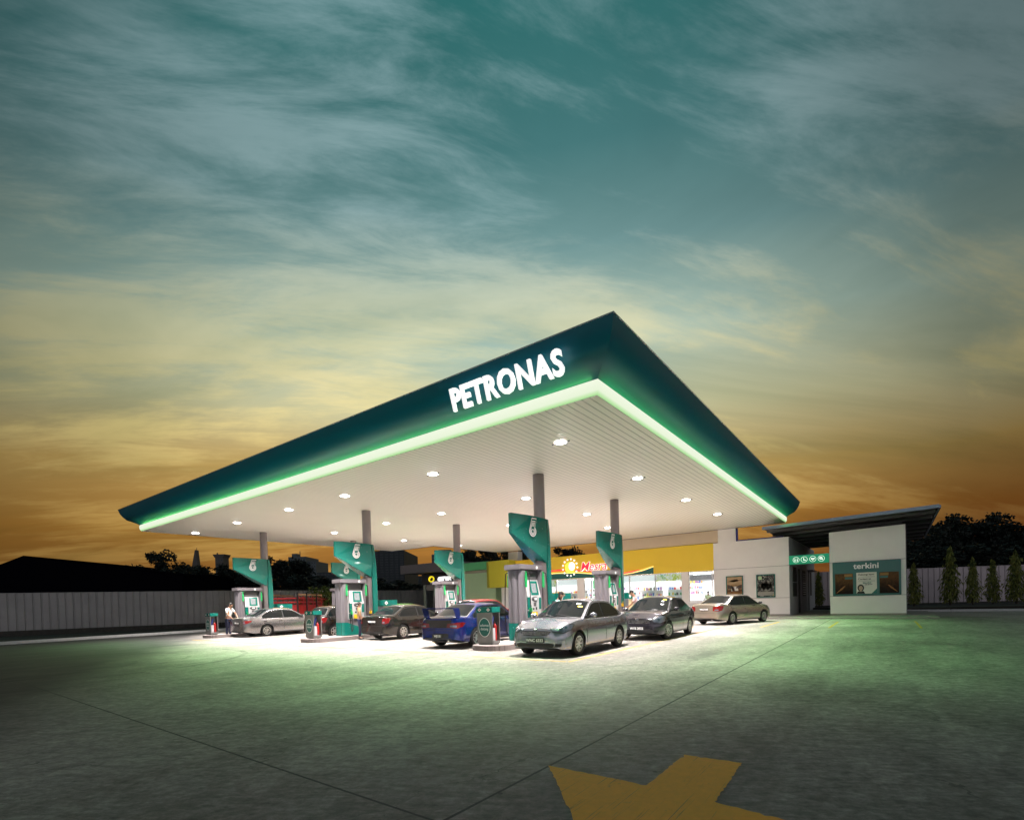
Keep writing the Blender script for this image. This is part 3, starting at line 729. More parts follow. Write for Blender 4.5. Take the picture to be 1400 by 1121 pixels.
# ================================================================== SHOP AND ITS NEIGHBOURS
shop = thing('shop_building', 'bright glass fronted shop with deep yellow fascia under the rear of the canopy', 'shop', (28, 13.4, 0))
def S(mb, name, m, par=None, **k): return W(mb.build(name, m, par or shop, **k))
b = MB(); b.box(25.0, 25.3, 4.32, 20.6, 3.10, 4.90); S(b, 'yellow_fascia', M_yfascia)
b = MB(); b.prism([(24.05, 20.6), (25.3, 20.6), (25.3, 23.25), (24.35, 23.25), (24.05, 22.75)], 'z', 2.66, 4.95); S(b, 'corner_fascia', mat('lime_fascia', (.50, .46, .03), .42, var=.05))
b = MB(); b.box(25.3, 32.5, 4.32, 22.3, 4.72, 4.88); S(b, 'roof', M_roofmet)
b = MB(); b.box(25.06, 25.28, 4.02, 11.2, 4.93, 5.72); S(b, 'clerestory_band', M_beige)
b = MB(); b.box(25.5, 26.2, 20.7, 21.7, 4.89, 5.74); S(b, 'roof_column', M_wall)
b = MB(); b.box(25.31, 32.0, 4.32, 22.2, 3.16, 3.24); S(b, 'ceiling', M_lwhite)
b = MB(); b.box(25.31, 32.0, 4.32, 22.2, .075, .12); S(b, 'floor_tiles', mat('shop_floor', (.6, .6, .58), .25))
b = MB(); b.box(32.0, 32.2, 4.32, 22.3, .07, 4.7); b.box(25.31, 32.0, 22.0, 22.2, .125, 3.155); b.box(25.31, 32, 4.32, 4.40, .125, 3.155); S(b, 'interior_wall', M_lwhite)
# glazing line: piers, mullions, panes
px_ = [(20.55, 21.9)]
b = MB(); b.box(25.02, 25.28, 20.3, 22.2, .07, 2.65); S(b, 'end_wall', M_lwhite)
for (y0, y1) in ((5.98, 6.45), (14.05, 14.65)):
    b = MB(); b.box(25.03, 25.25, y0, y1, .07, 3.095); S(b, 'pier', M_wall)
b = MB(); b.box(25.04, 25.22, 4.40, 5.98, .07, .98); S(b, 'counter_front', M_wall)
b = MB(); b.box(24.95, 25.9, 4.45, 8.3, .99, 1.05); S(b, 'counter_top', M_lwhite)
seg = [(4.42, 5.98, 1.06), (6.45, 8.35, .2), (8.35, 10.3, .2), (10.3, 12.2, .2), (12.2, 14.05, .2), (14.65, 16.6, .2), (16.6, 18.5, .2), (18.5, 20.3, .2)]
for (y0, y1, zb) in seg:
    w = MB()
    for (a0, a1, c0, c1) in ((y0, y0+.05, zb, 3.09), (y1-.05, y1, zb, 3.09), (y0+.05, y1-.05, zb, zb+.06), (y0+.05, y1-.05, 3.03, 3.09)): w.box(25.10, 25.16, a0, a1, c0, c1)
    fr = S(w, 'window_frame', M_alloy)
    q = MB(); q.box(25.125, 25.131, y0+.05, y1-.05, zb+.06, 3.03); o = q.build('pane', M_glass, fr); o.data.transform(Matrix.Translation(-Vector(shop.location)))
# promotional strips over the glass
def m_promo():
    m = bpy.data.materials.new('promo_strip'); m.use_nodes = True; n = NT(m.node_tree); b = n.n['Principled BSDF']
    o = n.new('ShaderNodeTexCoord').outputs['Object']
    f = n.noise(n.mapping(o, (1, 1.6, .7)), 1.5, 3, .6, .5); f2 = n.noise(n.mapping(o, (1, 3, 2)), 2.6, 3)
    c = n.ramp(f, [(.38, (.55, .70, .06)), (.47, (.80, .82, .25)), (.53, (.90, .92, .85)), (.60, (.35, .62, .10)), (.68, (.15, .45, .55))])
    c = n.mix(n.ramp(f2, [(.55, 0.0), (.6, 1.0)]), c, (.95, .95, .92))
    n.link(c, b.inputs['Base Color']); n.link(c, b.inputs['Emission Color']); b.inputs['Emission Strength'].default_value = .45; return m
M_promo = m_promo()
b = MB(); b.box(25.17, 25.18, 6.47, 8.3, 2.55, 3.02); b.box(25.17, 25.18, 16.7, 18.4, 2.50, 3.02); S(b, 'promo_strip', M_promo)
b = MB(); b.box(25.17, 25.18, 8.4, 12.1, 2.62, 3.02); b.box(25.17, 25.18, 14.75, 16.5, 2.62, 3.02); S(b, 'white_strip', mat('lit_white_strip', (.8, .8, .8), .5, emit=(1, 1, 1), es=.8))
# green swoosh band and the sun mark
def face_u(mb, pts, x, th=.03):
    mb.prism([(y, z) for y, z in pts], 'x', x-th, x)
gb = MB(); top = [(18.3, 3.52), (16.5, 3.56), (14.6, 3.50), (13.4, 3.36), (12.2, 3.20), (11.0, 3.14), (10.0, 3.22), (9.2, 3.36), (8.42, 3.58)]
face_u(gb, [(18.3, 3.11)]+top+[(8.42, 3.11)], 24.99); S(gb, 'green_band', M_tealdk)
M_neony = mat('neon_yellow', (.9, .6, .1), .4, emit=(1, .72, .25), es=1.3); M_neonr = mat('neon_red', (.7, .02, .05), .4, emit=(.85, .03, .06), es=1.0)
gl = MB(); up_ = [(y, z+.07) for y, z in top]; face_u(gl, top[::-1]+up_, 24.985, .04); S(gl, 'swoosh_light', M_neony)
gr_ = MB(); face_u(gr_, [(18.3, 3.74), (16.0, 3.78), (15.7, 3.76), (15.7, 3.84), (16.0, 3.87), (18.3, 3.83)], 24.99, .04)
face_u(gr_, [(14.8, 3.70), (13.6, 3.55), (12.6, 3.38), (12.6, 3.44), (13.6, 3.63), (14.8, 3.79)], 24.99, .04); S(gr_, 'red_swoosh', M_neonr)
gr_ = MB(); face_u(gr_, [(10.9, 3.20), (10.0, 3.28), (9.4, 3.41), (9.5, 3.45), (10.1, 3.36), (10.9, 3.27)], 24.94, .02); S(gr_, 'red_swoosh', M_neonr)
def disc(mb, y, z, r, x, th=.02, ry=1.0, seg=24, a0=0, a1=360):
    pts = [(y+r*ry*math.cos(R(a0+(a1-a0)*k/seg)), z+r*math.sin(R(a0+(a1-a0)*k/seg))) for k in range(seg)]
    face_u(mb, pts, x, th)
sun = MB(); disc(sun, 15.2, 3.98, .44, 24.95); S(sun, 'sun_disc', mat('sun_lime', (.6, .75, .05), .4, emit=(.72, .85, .08), es=1.0))
sun = MB(); disc(sun, 15.02, 4.06, .33, 24.925, ry=.85); S(sun, 'sun_face', M_signw)
sun = MB()
for k in range(13):
    a = R(-150+k*27.7); cy, cz = 15.2+.66*math.cos(a), 3.98+.66*math.sin(a)
    disc(sun, cy, cz, .075, 24.95, seg=10)
S(sun, 'sun_ray', M_signw)
for (ofs, mm, dx, nm) in ((.032, M_signw, 0, 'lettering_halo'), (.004, M_neonr, -.02, 'lettering')):
    t_ = text(nm, 'Mesra', .95, FACE_U(24.93+dx, 13.15, 3.93), mm, shop, extrude=.01, offset=ofs, shear=.25, sx=1.0, space=.95); W(t_)
# the shop's own ceiling lights
tb = MB()
for x in (26.4, 28.4, 30.4):
    for y in (6, 9, 12, 15, 18, 20.5): tb.box(x, x+.3, y, y+1.3, 3.12, 3.155)
S(tb, 'tube_light', mat('tube_light', (.9, .9, .9), .4, emit=(1, .98, .97), es=14.0))
area('shop_ceiling_lamp', (28.2, 12.5, 3.08), (-.15, 0, -1), 5.5, 15, 1700, (1, .96, .95), (1, 0, 0))
# grey air unit and wall notice inside
b = MB(); b.box(31.75, 31.95, 5.6, 8.6, 2.7, 3.1); S(b, 'air_duct', M_greyd)
# shelves with goods
def shelf(loc, n, label, grp):
    t = thing('display_shelf', label, 'shelf', loc, 0, grp)
    MB().box(.0, .04, 0, n, 0, 2.1).build('back_panel', M_lwhite, t)
    b = MB()
    for k in range(5): b.box(-.38, -.002, 0.01, n-.01, .12+.42*k, .15+.42*k)
    b.build('shelf_board', M_lwhite, t); return t
sl = 'white shelf of goods behind the shop window, %s from the right'
shelfs = [((27.4, 6.7, .12), 1.6), ((27.4, 8.6, .12), 1.7), ((27.4, 14.9, .12), 1.9), ((27.4, 17.1, .12), 1.9), ((31.9, 6.9, .62), 1.5), ((31.9, 11.1, .3), 2.1), ((31.9, 13.5, .3), 2.1), ((31.9, 15.9, .3), 2.1)]
for k, (loc, n) in enumerate(shelfs):
    shelf(loc, n, sl % ORD[k] if k < 4 else ('wall shelf of goods behind the cashier' if k == 4 else 'long wall shelf at the back of the shop, %s from the right' % ORD[k-5]), 'shelves in the shop')
cols = [(.6, .05, .05), (.75, .55, .05), (.05, .12, .45), (.75, .75, .72), (.08, .35, .12), (.35, .12, .30), (.10, .08, .08), (.8, .35, .05)]
protos = []
for k, c in enumerate(cols):
    m = MB(); m.box(-.05, .05, -.055, .055, 0, .20)
    o = m.build('package', mat('package_%d' % k if 0 else 'package_colour.%03d' % k, c, .4, var=.35, vs=20), bevel=.008)
    cn = ('red', 'amber', 'blue', 'white', 'green', 'purple', 'black', 'orange')[k]
    tag(o, 'small %s package standing on the shop shelves' % cn, 'package', '%s packages on the shop shelves' % cn); protos.append(o)
random.seed(3); used = set()
for (loc, n) in shelfs:
    for lv in (2, 3, 4):
        y = .1
        while y < n-.1:
            k = random.randrange(len(protos)); src = protos[k]
            if k not in used: o = src; used.add(k)
            else: o = src.copy(); COL.objects.link(o)
            o.location = (loc[0]-.26+random.uniform(-.03, .03), loc[1]+y, loc[2]+.151+.42*lv)
            o.scale = (1, random.uniform(.7, 1.2), random.uniform(.6, 1.25)); y += random.choice((.15, .18, .26))
for k, o in enumerate(protos):
    if k not in used: bpy.data.objects.remove(o)
# sunny promo board leaning on the shop front
t = thing('promo_board', 'small yellow and white promotion board on the window ledge', 'board', (24.9, 8.6, .07))
MB().box(0, .04, 0, .55, .9, 1.45).build('panel', M_promo, t); MB().box(0.005, .035, .24, .30, 0, .899).build('post', M_alloy, t)

# poster wall (main block right of the shop)
mb_ = thing('service_block', 'white rendered block with two framed posters, right of the shop', 'building', (31, 2, 0))
def Q(mb, name, m, par, **k): return W(mb.build(name, m, par, **k))
b = MB(); b.box(25.02, 38.4, -.1, 4.31, .06, 4.88); Q(b, 'wall', M_wall, mb_)
b = MB(); b.box(25.025, 25.35, 2.92, 4.01, 4.881, 5.745); Q(b, 'upstand', M_wall, mb_)
b = MB(); b.box(25.10, 25.30, .2, 2.915, 4.881, 4.96); b.box(25.10, 25.30, 2.82, 2.915, 4.96, 5.72); Q(b, 'blue_sill', mat('blue_frame', (.02, .03, .20), .4), mb_)
M_joint = mat('joint_dark', (.16, .14, .14), .8)
b = MB()
for z in (1.17, 3.13):
    b.box(25.012, 25.03, -.1, 4.3, z-.009, z+.009)
Q(b, 'wall_joint', M_joint, mb_)
b = MB(); b.box(25.01, 25.03, -.1, 4.3, .062, .16); Q(b, 'plinth', M_kerb, mb_)
# side wall of the passage with windows and louvred doors
M_door = mat('door_grey', (.30, .30, .33), .5)
def opening(x0, x1, z0, z1, name, m, par, d=.03):
    b = MB(); b.box(x0, x1, -.1-d, -.1+.02, z0, z1); return Q(b, name, m, par)
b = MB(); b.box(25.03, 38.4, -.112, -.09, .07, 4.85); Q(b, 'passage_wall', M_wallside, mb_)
wn = opening(26.3, 28.1, 1.22, 3.1, 'window', M_dark, mb_)
for z in (2.1,):
    opening(26.3, 28.1, z, z+.05, 'window_bar', M_door, mb_, .045)
opening(28.8, 29.6, .09, 3.05, 'doorway', M_dark, mb_)
dr = opening(30.0, 33.6, .09, 3.05, 'door', M_door, mb_)
opening(30.7, 32.4, 1.2, 3.0, 'window', M_dark, mb_, .04)
for k in range(10): opening(31.0, 32.3, 1.3+.16*k, 1.36+.16*k, 'louvre', M_lwhite if k < 6 else M_door, mb_, .06)
opening(34.0, 34.7, .09, 3.05, 'doorway', M_dark, mb_); opening(35.2, 36.2, 1.2, 3.0, 'window', M_dark, mb_)
b = MB(); b.box(33.5, 36.5, -.5, -.12, 3.05, 3.12); Q(b, 'door_canopy', M_greyd, mb_)

# right block
rb = thing('annex_building', 'white annex block carrying the notice board, far right', 'building', (28, -3.9, 0))
b = MB(); b.prism([(-2.2, .06), (-5.72, .06), (-5.72, 5.0), (-2.2, 4.9)], 'x', 25.02, 34); Q(b, 'wall', M_wall, rb)
b = MB()
for z in (1.17, 3.13): b.box(25.012, 25.03, -5.72, -2.2, z-.009, z+.009)
Q(b, 'wall_joint', M_joint, rb)
b = MB(); b.box(25.01, 25.03, -5.72, -2.2, .062, .16); Q(b, 'plinth', M_kerb, rb)
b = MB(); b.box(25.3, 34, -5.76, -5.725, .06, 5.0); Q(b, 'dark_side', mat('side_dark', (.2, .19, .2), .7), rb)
# low tilted sheet roof over block and passage
rf = thing('sheet_roof', 'low tilted metal roof bridging the passage and the annex', 'roof', (29, -3, 4.9))
c = [(22.9, .92, 5.26), (22.9, -6.98, 5.50), (36, -6.98, 5.08), (36, .92, 4.95)]
b = MB(); b.add([(x, y, z) for x, y, z in c]+[(x, y, z+.05) for x, y, z in c], [(0, 1, 2, 3), (7, 6, 5, 4), (0, 4, 5, 1), (1, 5, 6, 2), (2, 6, 7, 3), (3, 7, 4, 0)]); Q(b, 'sheet', M_under, rf)
def beam(p, q, w, h, name, m):
    p = Vector(p); q = Vector(q); d = (q-p); L = d.length; ux = d/L; s = ux.cross(Vector((0, 0, 1))).normalized(); u = s.cross(ux)
    mb = MB(); vs = []
    for e in (p, q):
        for (a, b_) in ((-w/2, -h/2), (w/2, -h/2), (w/2, h/2), (-w/2, h/2)): vs.append(e+s*a+u*b_)
    mb.add(vs, [(0, 3, 2, 1), (4, 5, 6, 7), (0, 1, 5, 4), (1, 2, 6, 5), (2, 3, 7, 6), (3, 0, 4, 7)]); return Q(mb, name, m, rf)
M_gutter = mat('gutter_blue_grey', (.20, .25, .33), .35, .3)
beam((22.82, .95, 5.27), (22.82, -7.0, 5.51), .14, .17, 'front_gutter', M_gutter)
beam((22.9, -7.03, 5.50), (36, -7.03, 5.08), .08, .14, 'side_trim', M_gutter)
for k in range(7):
    x = 24+k*1.9; f = (x-22.9)/13.1
    beam((x, .9, 5.20-.31*f), (x, -6.9, 5.44-.42*f), .10, .14, 'purlin', M_greyd)
for y in (.1, -2.3, -4.0, -5.6):
    beam((25.12, y, 4.86), (25.12, y, 5.28), .09, .09, 'roof_post', M_greyd)
b = MB()
for k in range(5): b.box(25.25, 25.29, -5.6, -2.3, 4.98+.055*k, 5.005+.055*k)
Q(b, 'louvre', M_greyd, rf)
# icon sign over the passage
ic = thing('pictogram_sign', 'green band sign with four round white pictograms over the passage', 'sign', (24.98, -1.15, 2.72))
b = MB(); b.box(24.94, 25.02, -2.19, -.12, 3.16, 3.70); Q(b, 'panel', mat('sign_green', (.005, .24, .13), .35, emit=(.0, .30, .14), es=.45), ic)
M_icon = mat('icon_white', (.8, .85, .8), .4, emit=(.75, .95, .80), es=.8)
def ringm(mb, y, z, r, w, x, seg=24):
    vs = []; 
    for k in range(seg):
        a = 2*math.pi*k/seg; vs += [(x, y+(r-w)*math.cos(a), z+(r-w)*math.sin(a)), (x, y+r*math.cos(a), z+r*math.sin(a))]
    mb.add(vs, [(2*k, 2*((k+1) % seg), 2*((k+1) % seg)+1, 2*k+1) for k in range(seg)])
ys_ = (-.50, -.92, -1.37, -1.80)
for y in ys_:
    b = MB(); ringm(b, y, 3.43, .175, .022, 24.936); Q(b, 'pictogram_ring', M_icon, ic)
b = MB()                                    # man and woman
for s in (-1, 1):
    disc(b, ys_[0]+s*.06, 3.50, .025, 24.938, .006, seg=10); b.prism([(ys_[0]+s*.06-.03, 3.34), (ys_[0]+s*.06+.03, 3.34), (ys_[0]+s*.06+.02, 3.46), (ys_[0]+s*.06-.02, 3.46)], 'x', 24.932, 24.938)
Q(b, 'pictogram', M_icon, ic)
b = MB(); disc(b, ys_[1]+.02, 3.52, .024, 24.938, .006, seg=10)   # wheelchair
b.prism([(ys_[1]+.03, 3.36), (ys_[1]+.05, 3.49), (ys_[1]+.01, 3.49), (ys_[1]-.01, 3.42), (ys_[1]-.08, 3.40), (ys_[1]-.09, 3.35)], 'x', 24.932, 24.938); Q(b, 'pictogram', M_icon, ic)
b = MB(); b.prism([(ys_[2]-.10, 3.50), (ys_[2]-.09, 3.42), (ys_[2], 3.34), (ys_[2]+.09, 3.42), (ys_[2]+.10, 3.50), (ys_[2]+.04, 3.48), (ys_[2]-.04, 3.48)], 'x', 24.932, 24.938); Q(b, 'pictogram', M_icon, ic)
b = MB(); disc(b, ys_[3]+.02, 3.45, .085, 24.938, .006, seg=14); b.prism([(ys_[3]-.04, 3.42), (ys_[3]-.11, 3.35), (ys_[3]-.08, 3.33), (ys_[3]-.01, 3.38)], 'x', 24.932, 24.938); Q(b, 'pictogram', M_icon, ic)

# posters
def m_pic(name, kind):
    m = bpy.data.materials.new(name); m.use_nodes = True; n = NT(m.node_tree); b = n.n['Principled BSDF']
    o = n.new('ShaderNodeTexCoord').outputs['Object']; sp = n.new('ShaderNodeSeparateXYZ'); n.link(o, sp.inputs[0])
    f = n.noise(n.mapping(o, (1, 3, 3)), 2.2, 6, .65, .6); f2 = n.noise(n.mapping(o, (1, 7, 5), (0, 0, 0), (2, 1, 4)), 1.6, 5, .6, .8)
    if kind == 0:
        c = n.ramp(n.math('ADD', n.math('MULTIPLY', sp.outputs[2], .9), n.math('MULTIPLY', f, .35)), [(.0, (.10, .05, .02)), (.30, (.30, .16, .06)), (.45, (.10, .04, .02)), (.62, (.42, .27, .13)), (1, (.36, .22, .10))])
        c = n.mix(n.ramp(f2, [(.52, 0.0), (.58, .5)]), c, (.05, .03, .02))
    elif kind == 1:
        c = n.ramp(f, [(.38, (.006, .006, .005)), (.5, (.10, .10, .09)), (.62, (.45, .45, .40))]); c = n.mix(n.ramp(f2, [(.5, 0.0), (.6, .8)]), c, (.03, .025, .04))
    elif kind == 3:
        c = n.ramp(n.math('ADD', n.math('MULTIPLY', sp.outputs[2], .55), n.math('MULTIPLY', f, .6)), [(.42, (.012, .005, .003)), (.62, (.045, .019, .007)), (.85, (.13, .060, .02)), (1, (.10, .05, .02))])
        c = n.mix(n.ramp(f2, [(.56, 0.0), (.66, .8)]), c, (.02, .01, .006))
    n.link(c, b.inputs['Base Color']); b.inputs['Roughness'].default_value = .5; b.inputs['Specular IOR Level'].default_value = .15
    return m
def poster(name, label, x, yc, zc, w, h, kind, deco):
    t = thing(name, label, 'poster', (x, yc, zc-h/2))
    f = MB(); q = .055
    for (a0, a1, c0, c1) in ((-w/2, -w/2+q, 0, h), (w/2-q, w/2, 0, h), (-w/2+q, w/2-q, 0, q), (-w/2+q, w/2-q, h-q, h)): f.box(-.05, 0, a0, a1, c0, c1)
    f.build('frame', M_teal, t, bevel=.006)
    MB().box(-.025, -.002, -w/2+q, w/2-q, q, h-q).build('picture', m_pic(name+'_art', kind), t)
    for (nm, pts, m) in deco:
        d = MB(); d.prism(pts, 'x', -.030, -.026); d.build(nm, m, t)
    return t
M_tan = mat('print_tan', (.45, .30, .15), .4); M_br = mat('print_brown', (.06, .03, .02), .4); M_wp = mat('print_white', (.7, .68, .62), .4); M_gp = mat('print_green', (.12, .28, .12), .4); M_lime = mat('print_lime', (.45, .6, .35), .4)
elli = lambda cy, cz, ry, rz, n=14: [(cy+ry*math.cos(2*math.pi*k/n), cz+rz*math.sin(2*math.pi*k/n)) for k in range(n)]
poster('wall_poster', 'tan poster of a road scene in a teal frame on the white wall', 25.0, 3.03, 2.02, 1.04, 1.26, 0,
       [('sky_shape', [(-.44, .70), (.44, .70), (.44, 1.18), (-.44, 1.18)], M_tan), ('title_ring', elli(0, .95, .30, .07), mat('print_pale', (.42, .34, .20), .4)),
        ('hill_shape', [(.44, .45), (.44, .72), (.12, .60), (.10, .45)], M_br), ('hill_shape', [(-.44, .45), (-.10, .45), (-.12, .60), (-.44, .70)], M_br),
        ('bus_shape', [(-.22, .30), (.20, .28), (.22, .56), (-.20, .60)], M_wp), ('bus_stripe', [(-.02, .29), (.14, .29), (.18, .50), (.04, .54)], mat('print_red', (.4, .05, .03), .4))])
def runner(cy, cz, s):
    return [(cy-.05*s, cz-.25*s), (cy+.02*s, cz-.10*s), (cy+.10*s, cz-.26*s), (cy+.16*s, cz-.22*s), (cy+.08*s, cz), (cy+.14*s, cz+.10*s), (cy+.05*s, cz+.16*s), (cy+.05*s, cz+.26*s), (cy-.04*s, cz+.26*s), (cy-.06*s, cz+.14*s), (cy-.16*s, cz+.04*s), (cy-.08*s, cz-.02*s), (cy-.12*s, cz-.20*s)]
poster('wall_poster', 'black and white poster of running figures in a teal frame on the white wall', 25.0, 1.20, 1.93, 1.08, 1.44, 1,
       [('glow_shape', elli(-.03, .72, .36, .34, 20), mat('print_dim', (.22, .21, .18), .4)), ('base_shape', [(-.46, .12), (.46, .12), (.46, .36), (-.46, .36)], mat('print_grey', (.30, .29, .25), .4)),
        ('runner_shape', runner(.20, .72, 1.0), M_black), ('runner_shape', runner(-.03, .74, 1.25), M_black), ('runner_shape', runner(-.26, .72, 1.0), M_black),
        ('logo_block', [(.22, 1.12), (.42, 1.12), (.42, 1.33), (.22, 1.33)], M_lime), ('corner_shape', [(-.46, .10), (-.36, .10), (-.46, .26)], mat('print_yellow', (.6, .5, .1), .4))])
nb = thing('notice_board', 'wide teal notice board with three prints under the word terkini', 'notice board', (25.0, -3.93, 1.18))
MB().box(-.08, 0.015, -1.58, 1.58, 0, 1.94).build('panel', M_tealdk, nb, bevel=.015)
text('lettering', 'terkini', .44, basis((0, -1, 0), (0, 0, 1), (-.083, -.02, 1.66)), M_letw, nb, extrude=.006, offset=.010, space=1.02)
for (yc, nm, lab) in ((1.03, 'print', 'dark brown print, left'), (-1.05, 'print', 'dark brown print, right')):
    p_ = MB(); p_.box(-.10, -.081, yc-.43, yc+.43, .10, 1.27); o = p_.build(nm, m_pic('street_print', 3), nb, label=lab)
    d = MB(); s = 1 if yc > 0 else -1
    d.prism([(yc-s*.40, .95), (yc-s*.05, .95), (yc-s*.05, 1.07), (yc-s*.40, 1.07)], 'x', -.104, -.101); d.build('print_patch', M_tealdk, o)
    d = MB(); d.prism([(yc-s*.40, 1.10), (yc-s*.02, 1.10), (yc-s*.02, 1.24), (yc-s*.40, 1.24)], 'x', -.104, -.101); d.build('print_patch', mat('print_ochre', (.32, .16, .04), .5), o)
    for k in range(3):
        d = MB(); d.prism([(yc+s*(.38-.09*k), .18+.10*k), (yc+s*(.34-.09*k), .18+.10*k), (yc+s*(.02-.05*k), .42+.07*k), (yc+s*(.10-.05*k), .42+.07*k)][::s], 'x', -.104, -.101); d.build('print_streak', mat('print_orange', (.38, .15, .03), .5), o)
cp = MB(); cp.box(-.10, -.081, -.50, .44, .10, 1.30); cpo = cp.build('contact_poster', M_wp, nb, label='white contact poster')
def PT(nm, s, size, y, z, m, al='LEFT'): return text(nm, s, size, basis((0, -1, 0), (0, 0, 1), (-.1035, y, z)), m, cpo, extrude=.001, align=al, offset=.003)
PT('poster_text', 'Hubungi kami', .135, .36, 1.18, M_black); PT('poster_text', 'Contact us', .135, .36, .93, M_black)
PT('poster_text', 'Mesralink', .10, .14, .71, M_teal); PT('poster_text', '1 300 88 8181', .07, .10, .61, M_greyd)
d = MB()
for z in (1.07, 1.03, .83, .79): d.box(-.1022, -.1005, -.42, .35, z-.007, z+.007)
d.build('poster_line', mat('print_line', (.35, .35, .35), .5), cpo)
d = MB(); d.prism(elli(.24, .43, .155, .20, 18), 'x', -.104, -.101); d.prism([(.44, .105), (.04, .105), (.10, .24), (.38, .24)], 'x', -.1038, -.1008); d.build('portrait_hair', M_hair, cpo)
d = MB(); d.prism(elli(.24, .42, .095, .13, 16), 'x', -.107, -.1045); d.prism([(.28, .22), (.20, .22), (.20, .32), (.28, .32)], 'x', -.106, -.1043); d.build('portrait_face', mat('print_skin', (.50, .36, .26), .5), cpo)
d = MB(); d.box(-.109, -.1075, .26, .29, .44, .455); d.box(-.109, -.1075, .19, .22, .44, .455); d.box(-.109, -.1075, .21, .27, .35, .362); d.build('portrait_features', M_black, cpo)
d = MB(); d.prism([(-.50, .101), (-.26, .101), (-.50, .38)], 'x', -.104, -.101); d.build('corner_shape', M_teal, cpo)

# pale green block and its cladding left of the shop
gbk = thing('utility_block', 'pale green lit block between the shop and the dark kiosk', 'building', (28, 25.8, 0))
b = MB(); b.box(26.0, 30.5, 23.6, 27.9, .06, 4.42); Q(b, 'wall', M_palegreen, gbk)
b = MB(); b.box(25.7, 30.7, 24.2, 28.1, 4.43, 5.16); Q(b, 'roof_box', M_greenbox, gbk)
b = MB(); b.box(25.72, 26.4, 23.5, 24.195, 4.43, 5.14); Q(b, 'brown_box', mat('brown_clad', (.16, .11, .03), .5), gbk)
b = MB(); b.box(25.98, 26.02, 23.6, 27.9, 4.18, 4.42); Q(b, 'wall_band', mat('beige_strip', (.42, .38, .28), .6), gbk)

# kiosk
ki = thing('kiosk', 'small dark kiosk with flat grey roof and a yellow and white sign', 'kiosk', (29, 31.5, 0))
b = MB(); b.box(25.6, 33, 28.3, 36.0, 4.62, 5.5); Q(b, 'roof_slab', mat('kiosk_roof', (.17, .145, .15), .6, var=.12), ki)
b = MB(); b.box(26.9, 27.2, 28.6, 34.2, 3.42, 4.53); Q(b, 'sign_panel', M_black, ki)
b = MB(); b.box(27.0, 33, 28.6, 28.8, .06, 3.41); b.box(32.8, 33, 28.8, 34.0, .06, 3.41); b.box(27.2, 33, 28.6, 34.2, 3.42, 4.6); Q(b, 'wall', M_dark, ki)
for (y0, y1) in ((33.85, 34.1), (31.0, 31.15)): Q(MB().box(27.0, 27.22, y0, y1, .06, 3.41), 'post', mat('kiosk_post', (.40, .42, .32), .5), ki)
for (y0, y1) in ((31.16, 33.84), (28.81, 30.99)): Q(MB().box(27.08, 27.10, y0, y1, .1, 3.4), 'pane', M_glass, ki)
b = MB(); b.box(28.6, 28.7, 31.9, 32.9, .1, 2.2); b.box(28.4, 29.0, 29.3, 30.6, .1, 1.3); b.box(27.6, 28.2, 32.6, 33.5, .1, 1.0); Q(b, 'shop_fitting', mat('kiosk_fit', (.20, .25, .30), .4, emit=(.3, .4, .5), es=.12), ki)
b = MB(); disc(b, 32.75, 3.98, .32, 26.89, .03, ry=1.35); Q(b, 'logo_disc', mat('logo_yellow', (.9, .7, .02), .4, emit=(1, .78, .02), es=.9), ki)
W(text('logo_letter', 'e', .62, FACE_U(26.84, 32.75, 4.0), M_black, ki, extrude=.01, offset=.03, shear=.3, sx=1.3))
W(text('lettering', 'ezrex', .80, FACE_U(26.88, 30.95, 4.0), M_signw, ki, extrude=.01, offset=.035, shear=.3, sx=1.15, space=.92))
W(text('lettering', 'SERVICE', .2, FACE_U(26.88, 32.6, 3.56), M_letw, ki, extrude=.005))
# ================================================================== VEHICLES
def interp(x, pts):
    xs_ = [p[0] for p in pts]; ys = [p[1] for p in pts]
    return float(np.interp(x, xs_, ys))
def smooth_fn(pts, h=.12):
    return lambda x: sum(interp(x+d*h, pts) for d in (-1, -.6, -.3, 0, .3, .6, 1))/7

